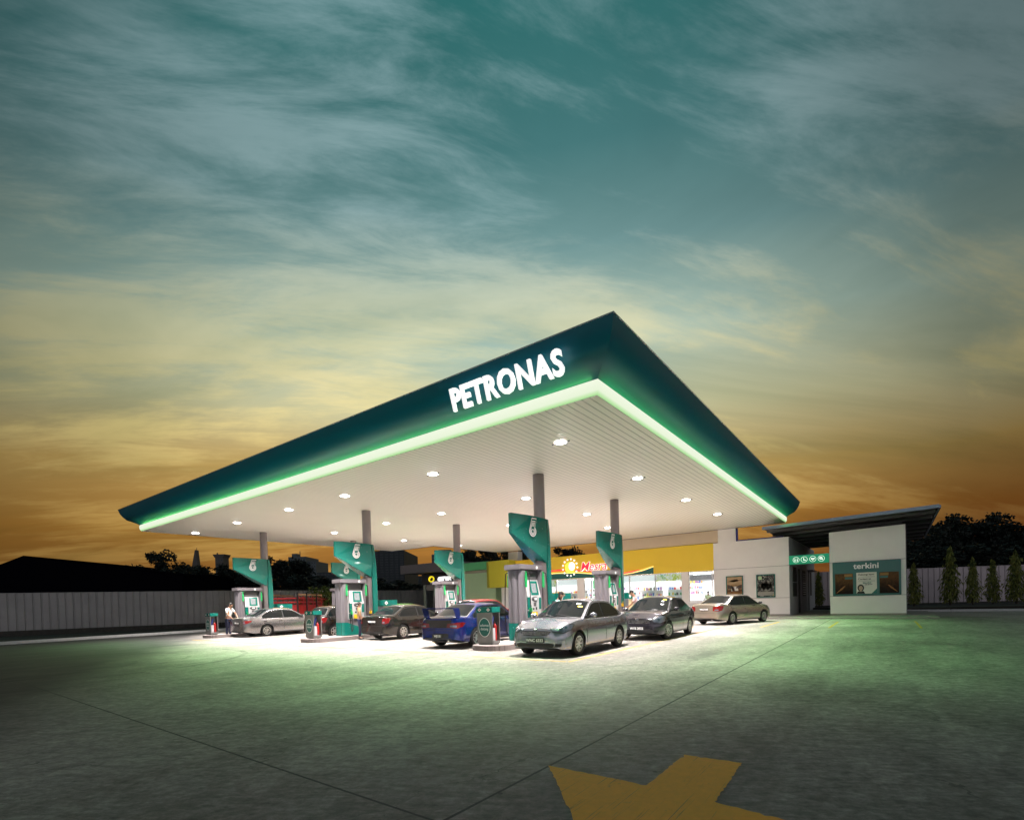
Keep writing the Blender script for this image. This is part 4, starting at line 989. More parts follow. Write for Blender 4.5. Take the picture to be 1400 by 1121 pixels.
def wheel(par, x, y, s, Rw, wd, spokes, rimm, steer=0.0):
    rr = Rw*.66
    M = Matrix.Translation((x, y, Rw)) @ Matrix.Rotation(steer, 4, 'Z')
    t = MB(); y0, y1 = (-wd/2, wd/2)
    t.lathe([(rr, y0+.01), (rr+.02, y0), (Rw-.025, y0+.003), (Rw-.004, y0+.03), (Rw, 0), (Rw-.004, y1-.03), (Rw-.025, y1-.003), (rr+.02, y1), (rr, y1-.01)], (0, 0, 0), 'y', 28)
    me = t.build('wheel', M_rubber, par, smooth=True, ang=50); me.matrix_local = M
    b = MB(); yo = s*(wd/2-.05)
    b.lathe([(.0001, yo-s*.03), (rr, yo-s*.03)], (0, 0, 0), 'y', 24); b.build('brake_disc', M_black, me)
    r = MB(); e = s*(wd/2-.004)
    r.lathe([(rr+.006, e-s*.02), (rr+.004, e), (rr-.022, e-s*.004), (rr-.03, e-s*.045)], (0, 0, 0), 'y', 28)
    r.lathe([(.0001, e-s*.012), (.05, e-s*.014), (.06, e-s*.04)], (0, 0, 0), 'y', 14)
    for k in range(spokes):
        a = 2*math.pi*k/spokes
        c, sn = math.cos(a), math.sin(a)
        w0, w1 = (.028, .018) if spokes < 9 else (.016, .011)
        vs = []
        for (q, ww, dep) in ((.03, w0, .016), (rr-.01, w1, .010)):
            for (lat, dd) in ((-ww, .030), (-ww, 0), (ww, 0), (ww, .030)):
                vs.append((q*c-lat*sn, e-s*(dep+dd), q*sn+lat*c))
        r.add(vs, [(0, 1, 5, 4), (1, 2, 6, 5), (2, 3, 7, 6), (0, 3, 2, 1), (4, 5, 6, 7)])
    r.build('rim', rimm, me, smooth=True, ang=30)
    return me

def make_car(name, label, mat_, sp, loc, heading, group=None):
    t = thing(name, label, 'car', (loc[0], loc[1], 0), heading, group)
    L, Wd, H, wb = sp['L'], sp['W'], sp['H'], sp['wb']
    fo = sp.get('fo', .82)                      # front overhang
    xf, xr = L/2, -L/2; axf = xf-fo; axr = axf-wb; Rw = sp.get('Rw', .305)
    zb_ = sp['belt']; zn = sp.get('nose', .62); zh = sp['hood']; zd = sp['deck']
    xwb, xwt, xrt, xrb = sp['ws0'], sp['ws1'], sp['rw1'], sp['rw0']
    zt = smooth_fn([(xr-.3, zd-.16), (xr+.02, zd-.07), (xr+.16, zd-.005), (xrb, zd), (xrb+.35, zb_+.005), (xwb-.4, zb_), (xwb, zh), (xwb+.35, zh-.035), (xf-.45, zn+.17), (xf-.18, zn+.085), (xf, zn), (xf+.3, zn-.06)], .13)
    ends = sp.get('fround', .62)
    def w(x):
        q = Wd/2
        if x > xf-ends: u = min(1, (x-(xf-ends))/ends); q *= 1-.34*(1-math.sqrt(max(0, 1-u**2.3)))
        er = .50
        if x < xr+er: u = min(1, ((xr+er)-x)/er); q *= 1-.24*(1-math.sqrt(max(0, 1-u**2.4)))
        return q-.012*abs(x/L*2)
    def zbot(x):
        z = .19
        if x > xf-.25: z += .06*((x-xf+.25)/.25)**2
        if x < xr+.45: z += .10*((xr+.45-x)/.45)
        for ax in (axf, axr):
            d = abs(x-ax); RR = Rw+.055
            if d < RR: z = max(z, Rw+math.sqrt(RR*RR-d*d)*.97)
        return z
    prof = [(.18, .945), (.26, .975), (.36, .99), (.52, 1.0), (.66, .998), (.76, .985), (.84, .965), (.92, .935), (1.02, .90)]
    # x stations, dense near the ends and the arches
    X_ = set()
    for k in range(15): a = math.pi/2*k/14; X_.add(round(xf-.62*(1-math.sin(a)), 4)); X_.add(round(xr+.50*(1-math.sin(a)), 4))
    x = xr+.5
    while x < xf-.6: X_.add(round(x, 4)); x += .085
    for ax in (axf, axr):
        for k in range(13):
            a = math.pi*k/12; X_.add(round(ax+(Rw+.055)*math.cos(a), 4))
        X_.add(round(ax+Rw+.058, 4)); X_.add(round(ax-Rw-.058, 4))
    X_ = sorted(X_)
    ring_n = None; vs = []; mis = []
    for x in X_:
        ww = w(x); zl = zbot(x); top = zt(x); shd = top-.035
        # body shoulders follow the belt
        pts = [(0, zl), (ww*.72, zl), (ww*.90, zl)]
        zs_ = [zl+.005+(shd-zl-.005)*k/9 for k in range(10)]
        dz = shd-zb_+.035
        for z in zs_:
            zz_ = z if shd >= .93 else .18+(z-.18)*(.93-.18)/(max(shd, .3)-.18)
            k = interp(zz_, prof)
            pts.append((ww*k, z))
        pts += [(ww*.87, top-.012), (ww*.80, top), (ww*.55, top+.014), (ww*.28, top+.022), (0, top+.026)]
        # tuck the very ends in
        full = pts+[(-a, b) for (a, b) in pts[-2:0:-1]]
        ring_n = len(full)
        for (y, z) in full:
            # slope the nose: lower part leads, upper part is swept back
            dx = 0
            if x > xf-.45: dx = -(max(0, z-.48)**1.5)*sp.get('rake', .55)*((x-xf+.45)/.45) - abs(y)**3*.10
            if x < xr+.30: dx = (max(0, z-.55)**1.6)*.22*((xr+.30-x)/.30)
            vs.append((x+dx, y, z))
    n = ring_n; fs = []; ms = []
    half = (n+2)//2
    for i in range(len(X_)-1):
        for j in range(n):
            a, b = i*n+j, i*n+(j+1) % n
            fs.append((a, b, b+n, a+n)); jj = j if j < half else n-1-j
            ms.append(1 if jj < 3 else 0)
    fs.append(tuple(range(n))[::-1]); fs.append(tuple((len(X_)-1)*n+j for j in range(n))); ms += [0, 0]
    B = MB(); B.v = vs; B.f = fs; B.m = ms
    body = B.build('body', [mat_, M_black], t, smooth=True, ang=38)
    ub = MB(); ub.box(xr+.35, xf-.35, -Wd/2+.28, Wd/2-.28, .17, .52); ub.build('underbody', M_black, t)
    bv = BVHTree.FromPolygons([Vector(v) for v in vs], fs)
    # ---------------- greenhouse
    wb_ = Wd/2-.085; tum = sp.get('tum', .36)
    wg = lambda z: wb_-(z-zb_)*tum
    cp_ = [(xwb+.03, zh-.02), (xwt, H-.055), (xwt-.22, H-.012), ((xwt+xrt)/2, H), (xrt+.2, H-.02), (xrt, H-.06), (xrb-.03, zd-.02)]
    # resample as a smooth curve
    def curve(pts, m=42):
        P_ = [Vector(p) for p in pts]; out_ = []
        seg_l = [0]
        for a, b in zip(P_, P_[1:]): seg_l.append(seg_l[-1]+(b-a).length)
        for k in range(m+1):
            s = seg_l[-1]*k/m; acc = Vector((0, 0)); 
            for d in (-.08, -.04, 0, .04, .08):
                q = min(max(s+d*min(1, s/.1, (seg_l[-1]-s)/.1), 0), seg_l[-1])
                i = max(i_ for i_ in range(len(seg_l)-1) if seg_l[i_] <= q+1e-9)
                f = (q-seg_l[i])/max(1e-6, seg_l[i+1]-seg_l[i]); acc += P_[i].lerp(P_[i+1], f)
            out_.append(acc/5)
        return out_
    cen = curve(cp_); mN = len(cen)
    def PC(i, s):      # cap surface: i may be fractional, s in [-1, 1]
        i = min(max(i, 0), mN-1); i0 = min(int(i), mN-2); p = cen[i0].lerp(cen[i0+1], i-i0)
        xm = (xwt+xrt)/2; front = 1 if p.x > xm else -1
        a = abs(s)
        slope = min(1, max(0, (H-.03-p.y)/.3))
        xe = p.x-front*.13*a**2.2*(.35+.65*slope); ze = p.y-(.015+.055*(1-slope*.6))*a**2.6
        return Vector((xe, s*wg(max(ze, zb_-.02)), ze))
    SN = 12; G = MB(); vs2 = []
    for i in range(mN):
        for k in range(SN+1): vs2.append(PC(i, -1+2*k/SN))
    G.add(vs2, [(i*(SN+1)+k, i*(SN+1)+k+1, (i+1)*(SN+1)+k+1, (i+1)*(SN+1)+k) for i in range(mN-1) for k in range(SN)])
    for s in (-1, 1):
        vv = []
        for i in range(mN):
            e = PC(i, s); 
            for q in (0, .5, 1):
                z = e.z+(zb_-.03-e.z)*q if e.z > zb_-.03 else e.z-.001*q
                vv.append((e.x, s*wg(z), z))
        G.add(vv, [(i*3+k, i*3+k+1, i*3+k+4, i*3+k+3) for i in range(mN-1) for k in range(2)])
    G.build('roof', mat_, t, smooth=True, ang=42)
    def nrm(i, s):
        a = PC(i+.2, s)-PC(i-.2, s); b = PC(i, min(s+.02, 1))-PC(i, max(s-.02, -1)); m = a.cross(b).normalized()
        return m if m.z > 0 or abs(m.z) < .01 else -m
    def near(x, first=True):
        r_ = range(mN) if first else range(mN-1, -1, -1)
        for i in r_:
            if (cen[i].x <= x) if first else (cen[i].x >= x): return i
        return mN//2
    def gpatch(nm, i0, i1, s0, m, off=.006, label=None, tap=.0):
        q = MB(); vv = []; A_, B_ = 12, 12
        for a in range(A_+1):
            for b in range(B_+1):
                i = i0+(i1-i0)*a/A_; s = (-s0+2*s0*b/B_); vv.append(PC(i, s)+nrm(i, s)*off)
        q.add(vv, [(a*(B_+1)+b, a*(B_+1)+b+1, (a+1)*(B_+1)+b+1, (a+1)*(B_+1)+b) for a in range(A_) for b in range(B_)])
        return q.build(nm, m, t, smooth=True)
    iw1 = near(xwt-.0); ir0 = near(xrt, False)
    gpatch('windscreen_seal', .8, iw1-.1, .955, M_black, .004); gpatch('windscreen', 1.3, iw1-.8, .915, sp.get('glass', M_carglass), .009)
    gpatch('rear_seal', ir0+.3, mN-1.8, .92, M_black, .004); gpatch('rear_window', ir0+1.0, mN-2.4, .87, sp.get('glass', M_carglass), .009)
    # side glazing
    edge = [PC(i, 1) for i in range(mN)]
    def etop(x):
        xs_ = sorted((e.x, e.z) for e in edge); return float(np.interp(x, [a for a, _ in xs_], [b for _, b in xs_]))
    def side_poly(x0, x1, mt, mbm, lean0=0, lean1=0):
        lo_ = zb_+mbm; P_ = []
        K = 14; top_ = []
        for k in range(K+1):
            x = x0+(x1-x0)*k/K; z = etop(x)-mt
            if z > lo_+.004: top_.append((x, z))
        if len(top_) < 2: return None
        P_ = [(x0+lean0, lo_), (x1+lean1, lo_)]+top_[::-1]
        return P_
    ax0, ax1 = sp['dlo0'], sp['dlo1']; xb = sp['bp']
    for s in (-1, 1):
        def flat(nm, P_, off, m):
            q = MB(); q.add([(x, s*(wg(z)+off), z) for x, z in P_]+[(x, s*(wg(z)-.002), z) for x, z in P_], [tuple(range(len(P_))), tuple(range(len(P_), 2*len(P_)))[::-1]]+[(i, (i+1) % len(P_), len(P_)+(i+1) % len(P_), len(P_)+i) for i in range(len(P_))])
            return q.build(nm, m, t)
        P_ = side_poly(ax1, ax0, .042, .004)
        if P_: flat('window_trim', P_, .004, M_black)
        for (a, b) in ((xb+.035, ax0-.05), (ax1+.06, xb-.035)):
            P_ = side_poly(a, b, .062, .022)
            if P_: flat('side_window', P_, .009, sp.get('glass', M_carglass))
        # mirror
        q = MB(); q.ellipsoid((sp['ws0']-.42, s*(Wd/2+.085), zb_+.075), .06, .105, .068, 12, 8); q.build('mirror', sp.get('mirror', mat_), t, smooth=True)
        q = MB(); q.box(ax0-.16, ax0-.08, s*(wg(zb_+.05)-.01), s*(Wd/2+.03), zb_+.02, zb_+.055); q.build('mirror_foot', M_black, t)
    # ---------------- projected details
    def patch(nm, P3, dirv, m, off=.006, cuts=3, label=None, th=.004):
        bm = bmesh.new(); vv = [bm.verts.new(p) for p in P3]; bm.faces.new(vv)
        bmesh.ops.triangulate(bm, faces=bm.faces[:]); bmesh.ops.subdivide_edges(bm, edges=bm.edges[:], cuts=cuts, use_grid_fill=True)
        d = Vector(dirv).normalized()
        for v in bm.verts:
            o_ = v.co-d*1.6; hit = bv.ray_cast(o_, d, 3.2)
            if hit[0] is not None:
                nn = hit[1]; nn = -nn if nn.dot(d) > 0 else nn
                v.co = hit[0]+nn*off*.5-d*off*.8
        me = bpy.data.meshes.new(nm); bmesh.ops.recalc_face_normals(bm, faces=bm.faces)
        for f in bm.faces: f.smooth = True
        bm.to_mesh(me); bm.free(); me.materials.append(m); o_ = bpy.data.objects.new(nm, me); COL.objects.link(o_); o_.parent = t
        return o_
    rect = lambda x, y0, y1, z0, z1: [(x, y0, z0), (x, y1, z0), (x, y1, z1), (x, y0, z1)]
    fl = sp.get('front', {}); 
    # grille, intakes, plate
    gr = sp.get('grille', (.52, .66, .40)); z0, z1, gw = gr
    patch('grille', [(xf, -gw*.75, z0), (xf, gw*.75, z0), (xf, gw, z1-.02), (xf, gw*.8, z1), (xf, -gw*.8, z1), (xf, -gw, z1-.02)], (-1, 0, 0), M_black, .006, 4)
    for k in range(3):
        zz_ = z0+.03+(z1-z0-.05)*k/2.6
        patch('grille_bar', [(xf, -gw*.86, zz_+.003), (xf, 0, zz_-.009), (xf, gw*.86, zz_+.003), (xf, gw*.86, zz_+.011), (xf, 0, zz_-.001), (xf, -gw*.86, zz_+.011)], (-1, 0, 0), M_alloy, .012, 3)
    patch('lower_intake', [(xf, -.50, .24), (xf, .50, .24), (xf, .56, .34), (xf, .50, .36), (xf, -.50, .36), (xf, -.56, .34)], (-1, 0, 0), M_black, .006, 4)
    o_ = MB(); o_.lathe([(.0001, 0), (.05, 0), (.058, -.01)], (0, 0, 0), 'x', 16); 
    h = bv.ray_cast(Vector((xf+1, 0, z1+.005)), Vector((-1, 0, 0)), 3)[0]
    ob = o_.build('badge', M_chrome, t, smooth=True); ob.location = (h.x+.014, 0, z1+.0)
    pz = sp.get('pz', .40); h = bv.ray_cast(Vector((xf+1, 0, pz)), Vector((-1, 0, 0)), 3)[0]
    q = MB(); q.box(h.x+.006, h.x+.030, -.26, .26, pz-.058, pz+.058); fp = q.build('number_plate', M_plate, t, bevel=.004)
    text('plate_text', sp['plate'], .105, basis((0, 1, 0), (0, 0, 1), (h.x+.0325, 0, pz)), M_letw, fp, extrude=.001, offset=.004)
    for s in (-1, 1):
        hy = s*(Wd/2-.02); hd = sp.get('hl', (.60, .76, .52, .30))    # z low, z high, backward reach, inward reach
        zl_, zh_, bk, inn = hd
        dirv = (-1, -s*.75, 0)
        patch('headlight_surround', [(xf-.01, s*(Wd/2-.13-inn-.03), zl_-.012), (xf-.16, s*(Wd/2-.09), zl_-.045), (xf-bk*.75, hy, zl_+.03), (xf-bk-.05, hy, zh_+.03), (xf-bk*.8, hy-s*.06, zh_+.052), (xf-.20, s*(Wd/2-.24), zh_+.012), (xf-.02, s*(Wd/2-.20-inn-.03), zl_+.09)], dirv, M_black, .004, 4)
        patch('headlight', [(xf-.02, s*(Wd/2-.16-inn), zl_+.01), (xf-.16, s*(Wd/2-.10), zl_-.02), (xf-bk*.75, hy, zl_+.05), (xf-bk, hy, zh_+.02), (xf-bk*.8, hy-s*.06, zh_+.035), (xf-.22, s*(Wd/2-.22), zh_-.01), (xf-.03, s*(Wd/2-.20-inn), zl_+.07)], dirv, M_headl, .008, 4)
        for (hx, hw_, hz) in ((.15, .055, .035), (.30, .045, .03)):
            q0 = Vector((xf-hx, s*(Wd/2-.14-inn*.5+hx*.35), (zl_+zh_)/2-.02+hx*.15)); ex_ = Vector((-.75, -s*-1, 0)).normalized()
            patch('lamp_reflector', [q0+Vector((-hw_*.7*math.cos(a), s*hw_*.7*math.cos(a), hz*math.sin(a))) for a in [k*math.pi/4 for k in range(8)]], dirv, M_chrome, .020, 1)
        patch('fog_recess', [(xf, s*.56, .27), (xf-.1, s*.70, .28), (xf-.1, s*.72, .35), (xf, s*.60, .36)], (-1, -s*.35, 0), M_black, .006, 2)
        # rear lamps
        tl = sp.get('tl', (.62, .86, .30, .32)); a0, a1, ts, ti = tl
        patch('tail_light', [(xr, s*(Wd/2-.13-ti), a0+.03), (xr+.05, s*(Wd/2-.10), a0), (xr+ts*.6, s*(Wd/2-.01), a0+.05), (xr+ts, s*(Wd/2-.01), a1-.02), (xr+ts*.7, s*(Wd/2-.03), a1+.01), (xr+.06, s*(Wd/2-.14), a1), (xr, s*(Wd/2-.10-ti), a1-.03)], (1, -s*.75, 0), M_taill, .008, 4)
        patch('lamp_insert', [(xr, s*(Wd/2-.13-ti*.6), a0+.05), (xr+.05, s*(Wd/2-.12), a0+.04), (xr+.06, s*(Wd/2-.13), a0+.10), (xr, s*(Wd/2-.12-ti*.6), a0+.10)], (1, -s*.75, 0), M_headl, .018, 2)
        # door seams and handles
        ys__ = s*Wd/2
        for x0 in (xb, sp['dlo0']-.02, sp['dlo1']+.10):
            lowz = .30 if x0 > axr+.5 else .68
            patch('door_seam', [(x0-.009, ys__, lowz), (x0+.009, ys__, lowz), (x0+.009, ys__, zb_-.02), (x0-.009, ys__, zb_-.02)], (0, -s, 0), M_black, .003, 3)
        patch('sill', [(axr+Rw+.07, ys__, .195), (axf-Rw-.07, ys__, .195), (axf-Rw-.07, ys__, .25), (axr+Rw+.07, ys__, .25)], (0, -s, 0), sp.get('sillm', M_black), .004, 3)
        for x0 in (xb-.20, sp['dlo1']+.16):
            h = bv.ray_cast(Vector((x0, s*2, zb_-.14)), Vector((0, -s, 0)), 3)[0]
            if h: q = MB(); q.box(x0-.09, x0+.09, s*(abs(h.y)+.004), s*(abs(h.y)+.030), zb_-.155, zb_-.125); q.build('door_handle', sp.get('handle', mat_), t, bevel=.008)
        # wheels
        st = sp.get('steer', 0)
        wheel(t, axf, s*(Wd/2-.115), s, Rw, .20, sp.get('spokes', 7), M_alloy, st); wheel(t, axr, s*(Wd/2-.115), s, Rw, .20, sp.get('spokes', 7), M_alloy)
    # rear end
    rp = sp.get('rpz', .72); h = bv.ray_cast(Vector((xr-1, 0, rp)), Vector((1, 0, 0)), 3)[0]
    q = MB(); q.box(h.x-.030, h.x-.006, -.22, .22, rp-.055, rp+.055); q.build('number_plate', M_plate, t, bevel=.004, label='rear number plate')
    text('plate_text', sp.get('rplate', sp['plate']), .095, basis((0, -1, 0), (0, 0, 1), (h.x-.0325, 0, rp)), M_letw, t, extrude=.001, offset=.004)
    patch('boot_seam', [(xr, -.56, .575), (xr, .56, .575), (xr, .56, .585), (xr, -.56, .585)], (1, 0, 0), M_black, .004, 4)
    patch('rear_valance', [(xr, -.60, .27), (xr, .60, .27), (xr, .56, .34), (xr, -.56, .34)], (1, 0, 0), M_black, .005, 3)
    q = MB(); q.tube([(xr+.25, -.42, .26), (xr+.02, -.42, .25)], .03, 10); q.build('exhaust', M_chrome, t, smooth=True)
    q = MB(); q.tube([(xrb*.5+xrt*.5+.5, .0, H-.005), (xrb*.5+xrt*.5+.42, .0, H+.12)], .006, 5)
    if sp.get('antenna'): q.build('antenna', M_black, t)
    if 'stickers' in sp:
        for k, (ti, s0, s1, m) in enumerate(sp['stickers']):
            q = MB(); vv = [PC(i, s)+nrm(i, s)*.016 for i, s in ((ti, s0), (ti, s1), (ti+.9, s1), (ti+.9, s0))]; q.add(vv, [(0, 1, 2, 3)]); q.build('sticker', m, t)
    # wipers
    q = MB()
    for s0, s1 in ((.55, -.05), (-.1, -.6)):
        q.tube([PC(1.2+j*.35, s0+(s1-s0)*j/4)+nrm(2, 0)*.022 for j in range(5)], .008, 4)
    q.build('wiper', M_black, t)
    t['_bv'] = 0; del t['_bv']
    return t, bv, patch

P_silver = paint('paint_silver', (.36, .37, .43), .7, .22)
P_blue = paint('paint_blue', (.004, .020, .17), .4, .2)
P_black = paint('paint_black', (.016, .013, .011), .3, .25)
P_maroon = paint('paint_dark_brown', (.020, .011, .009), .3, .25)
P_slate = paint('paint_slate', (.050, .046, .060), .6, .2)
P_beige = paint('paint_beige', (.33, .285, .235), .6, .22)
P_lsilver = paint('paint_silver_warm', (.24, .23, .235), .7, .22)
P_red = paint('paint_red', (.25, .008, .012), .2, .28)
P_greenc = paint('paint_green', (.02, .28, .06), .3, .3)
M_stick = mat('sticker_yellow', (.85, .75, .02), .5); M_stw = mat('sticker_white', (.75, .75, .8), .5)

sedan = dict(L=4.30, W=1.70, H=1.46, wb=2.55, belt=.93, hood=.95, deck=1.02, nose=.70, ws0=1.12, ws1=.30, rw1=-1.02, rw0=-1.72, dlo0=.90, dlo1=-1.38, bp=-.28, plate='WNC 6333', grille=(.545, .665, .46))
def var(**k): d = dict(sedan); d.update(k); return d
g_ = 'cars at the pumps'
front = var(spokes=8, hl=(.645, .78, .56, .16), stickers=[(14.2-6, .62, .80, M_stick), (12.6-2.5, .50, .70, M_stw)], pz=.43, handle=P_silver, antenna=0)
c1, bv1, patch1 = make_car('sedan', 'silver sedan facing the viewer at the nearest pump, yellow sticker on its windscreen', P_silver, front, (2.80, 2.30), math.pi+R(1.5), g_)
make_car('sedan', 'dark slate sedan facing the viewer, behind the front silver sedan', P_slate,
         var(W=1.70, H=1.47, spokes=10, plate='WYS 2022', grille=(.55, .70, .52), hl=(.60, .78, .70, .10), steer=R(-16), ws0=1.2, ws1=.35, stickers=[(9, .55, .68, M_stw), (10.5, .6, .78, M_stick), (6, .55, .7, M_stw)], Rw=.31), (8.30, 1.93), math.pi+R(2.0), g_)
make_car('sedan', 'beige silver sedan parked before the white poster wall', P_beige,
         var(L=4.75, W=1.76, H=1.47, wb=2.78, fo=.92, ws0=1.35, ws1=.52, rw1=-.98, rw0=-1.78, dlo0=1.12, dlo1=-1.42, bp=-.12, spokes=10, tl=(.66, .92, .34, .26), rpz=.76, plate='WLQ 8168', mirror=M_black, sillm=M_black), (17.60, 1.50), R(-19), g_)
cb, bvb, patchb = make_car('sports_sedan', 'bright blue sports sedan with a large rear wing, left of the nearest pump', P_blue,
         var(L=4.42, W=1.74, H=1.44, wb=2.53, fo=.95, deck=1.0, spokes=6, tl=(.64, .82, .36, .36), rpz=.40, plate='WJS 55', nose=.66, Rw=.315), (3.75, 6.62), R(2), g_)
# rear wing and black boot panel of the blue car
q = MB(); xr_ = -2.21
q.prism([(xr_+.02, 1.26), (xr_+.30, 1.245), (xr_+.31, 1.262), (xr_+.02, 1.285)], 'y', -.66, .66)
for s in (-1, 1): q.prism([(xr_+.12, .97), (xr_+.34, .98), (xr_+.28, 1.27), (xr_+.02, 1.285), (xr_+.02, 1.22)], 'y', s*.68, s*.655)
q.build('rear_wing', P_blue, cb, bevel=.004)
patchb('boot_panel', [(-2.21, -.50, .66), (-2.21, .50, .66), (-2.21, .56, .90), (-2.21, -.56, .90)], (1, 0, 0), P_black, .006, 4)
patchb('bumper_insert', [(-2.21, -.45, .36), (-2.21, .10, .36), (-2.21, .10, .48), (-2.21, -.45, .48)], (1, 0, 0), M_black, .006, 3)
make_car('sedan', 'black sedan seen from behind with large red tail lights, right of the woman in tan', P_black,
         var(L=4.35, W=1.70, H=1.45, wb=2.56, tl=(.66, .90, .26, .10), spokes=8, rpz=.76, plate='WHB 4410', sillm=P_black), (5.45, 12.16), R(2), g_)
make_car('sedan', 'warm silver sedan at the far left pump beside the man in white', P_lsilver,
         var(L=4.54, W=1.76, H=1.48, wb=2.60, ws0=1.25, ws1=.42, dlo0=1.02, tl=(.68, .84, .34, .14), spokes=10, rpz=.72, plate='WPR 3160', rw1=-1.0, rw0=-1.75, bp=-.20), (4.60, 21.75), R(1), g_)
hatch = var(L=3.75, W=1.66, H=1.55, wb=2.44, fo=.70, belt=.97, hood=.99, deck=1.03, ws0=1.05, ws1=.30, rw1=-1.40, rw0=-1.78, dlo0=.82, dlo1=-1.55, bp=-.25, tl=(.70, .95, .20, .05), rpz=.62)
make_car('hatchback', 'dark brown hatchback between the far left pumps, half behind the middle cabinet', P_maroon, dict(hatch, H=1.50, spokes=6, Rw=.31, plate='WKA 771'), (5.05, 16.35), R(3), g_)
make_car('hatchback', 'red hatchback whose roof shows above the blue car', P_red, dict(hatch, H=1.60, plate='WGD 902', L=3.7), (8.3, 10.15), R(0), g_)
make_car('taxi', 'green sedan whose roof edge shows above the black sedan', P_greenc, var(H=1.50, plate='HWC 118'), (9.2, 16.6), R(0), g_)

# red stake truck
tk = thing('stake_truck', 'red stake-sided lorry with timber top rail, behind the leftmost cars', 'truck', (9.0, 27.6, 0), R(38))
b = MB(); b.box(-2.3, 2.1, -1.02, 1.02, .78, .95); b.box(-2.25, 2.05, -1.04, -1.0, .96, 1.62); b.box(-2.25, 2.05, 1.0, 1.04, .96, 1.62); b.box(-2.30, -2.26, -1.0, 1.0, .96, 1.62)
b.build('load_bed', M_redp, tk)
b = MB()
for s in (-1.02, 1.02):
    for z in (1.75, 2.0): b.box(-2.28, 2.05, s-.02, s+.02, z, z+.10)
    for k in range(6): b.box(-2.2+.83*k, -2.14+.83*k, s-.035, s+.035, 1.0, 2.2)
for z in (1.75, 2.0): b.box(-2.31, -2.27, -1.0, 1.0, z, z+.10)
b.build('stake_side', M_redp, tk)
b = MB()
for s in (-1.02, 1.02): b.box(-2.3, 2.05, s-.03, s+.03, 2.24, 2.34)
b.build('top_rail', mat('timber', (.40, .22, .11), .8, var=.3), tk)
b = MB()
for (x, s) in ((-2.3, -1.03), (-2.3, 1.03), (-.9, -1.07), (.9, -1.07)): b.box(x-.04, x+.04, s-.04, s+.04, .8, 2.42)
b.build('post', M_black, tk)
b = MB(); b.prism([(2.25, .55), (3.95, .55), (3.98, 1.25), (3.75, 2.1), (2.25, 2.15)], 'y', -.95, .95); b.build('cab', M_redp, tk, bevel=.05)
b = MB(); b.prism([(3.99, 1.30), (3.80, 2.0), (3.775, 1.99), (3.965, 1.29)], 'y', -.85, .85); b.build('windscreen', M_carglass, tk)
for s in (-1, 1):
    b = MB(); b.box(2.6, 3.6, s*.953, s*.962, 1.35, 1.95); b.build('side_window', M_carglass, tk)
    b = MB(); b.box(3.975, 3.995, s*.6-.14, s*.6+.14, .75, .95); b.build('headlight', M_headl, tk)
    b = MB(); b.box(-2.34, -2.31, s*.85-.1, s*.85+.1, .80, .92); b.build('tail_light', M_taill, tk)
    for x in (-1.3, 3.1): wheel(tk, x, s*.85, s, .38, .24, 6, M_white)
b = MB(); b.box(-2.2, 3.8, -.35, .35, .5, .77); b.build('chassis', M_black, tk)
# ================================================================== PEOPLE
def skin_mesh(name, verts, edges, m, parent, sub=2, extra=None):
    me = bpy.data.meshes.new('tmp'); me.from_pydata([v[0] for v in verts], edges, [])
    o = bpy.data.objects.new('tmp', me); COL.objects.link(o)
    o.modifiers.new('s', 'SKIN'); sb = o.modifiers.new('b', 'SUBSURF'); sb.levels = sub; sb.render_levels = sub
    sv = me.skin_vertices[0].data
    for i, v in enumerate(verts):
        r = v[1]; sv[i].radius = r if isinstance(r, tuple) else (r, r); sv[i].use_root = (i == 0)
    bpy.context.view_layer.update(); dg = bpy.context.evaluated_depsgraph_get()
    me2 = bpy.data.meshes.new_from_object(o.evaluated_get(dg)); bpy.data.objects.remove(o)
    if extra:
        bm = bmesh.new(); bm.from_mesh(me2); tmp = extra.mesh('t', m, True); bm.from_mesh(tmp); bm.to_mesh(me2); bm.free()
    me2.materials.clear(); me2.materials.append(m); me2.name = name
    for p in me2.polygons: p.use_smooth = True
    r = bpy.data.objects.new(name, me2); COL.objects.link(r); r.parent = parent; return r
def lerp(a, b, t): return tuple(a[i]+(b[i]-a[i])*t for i in range(3))
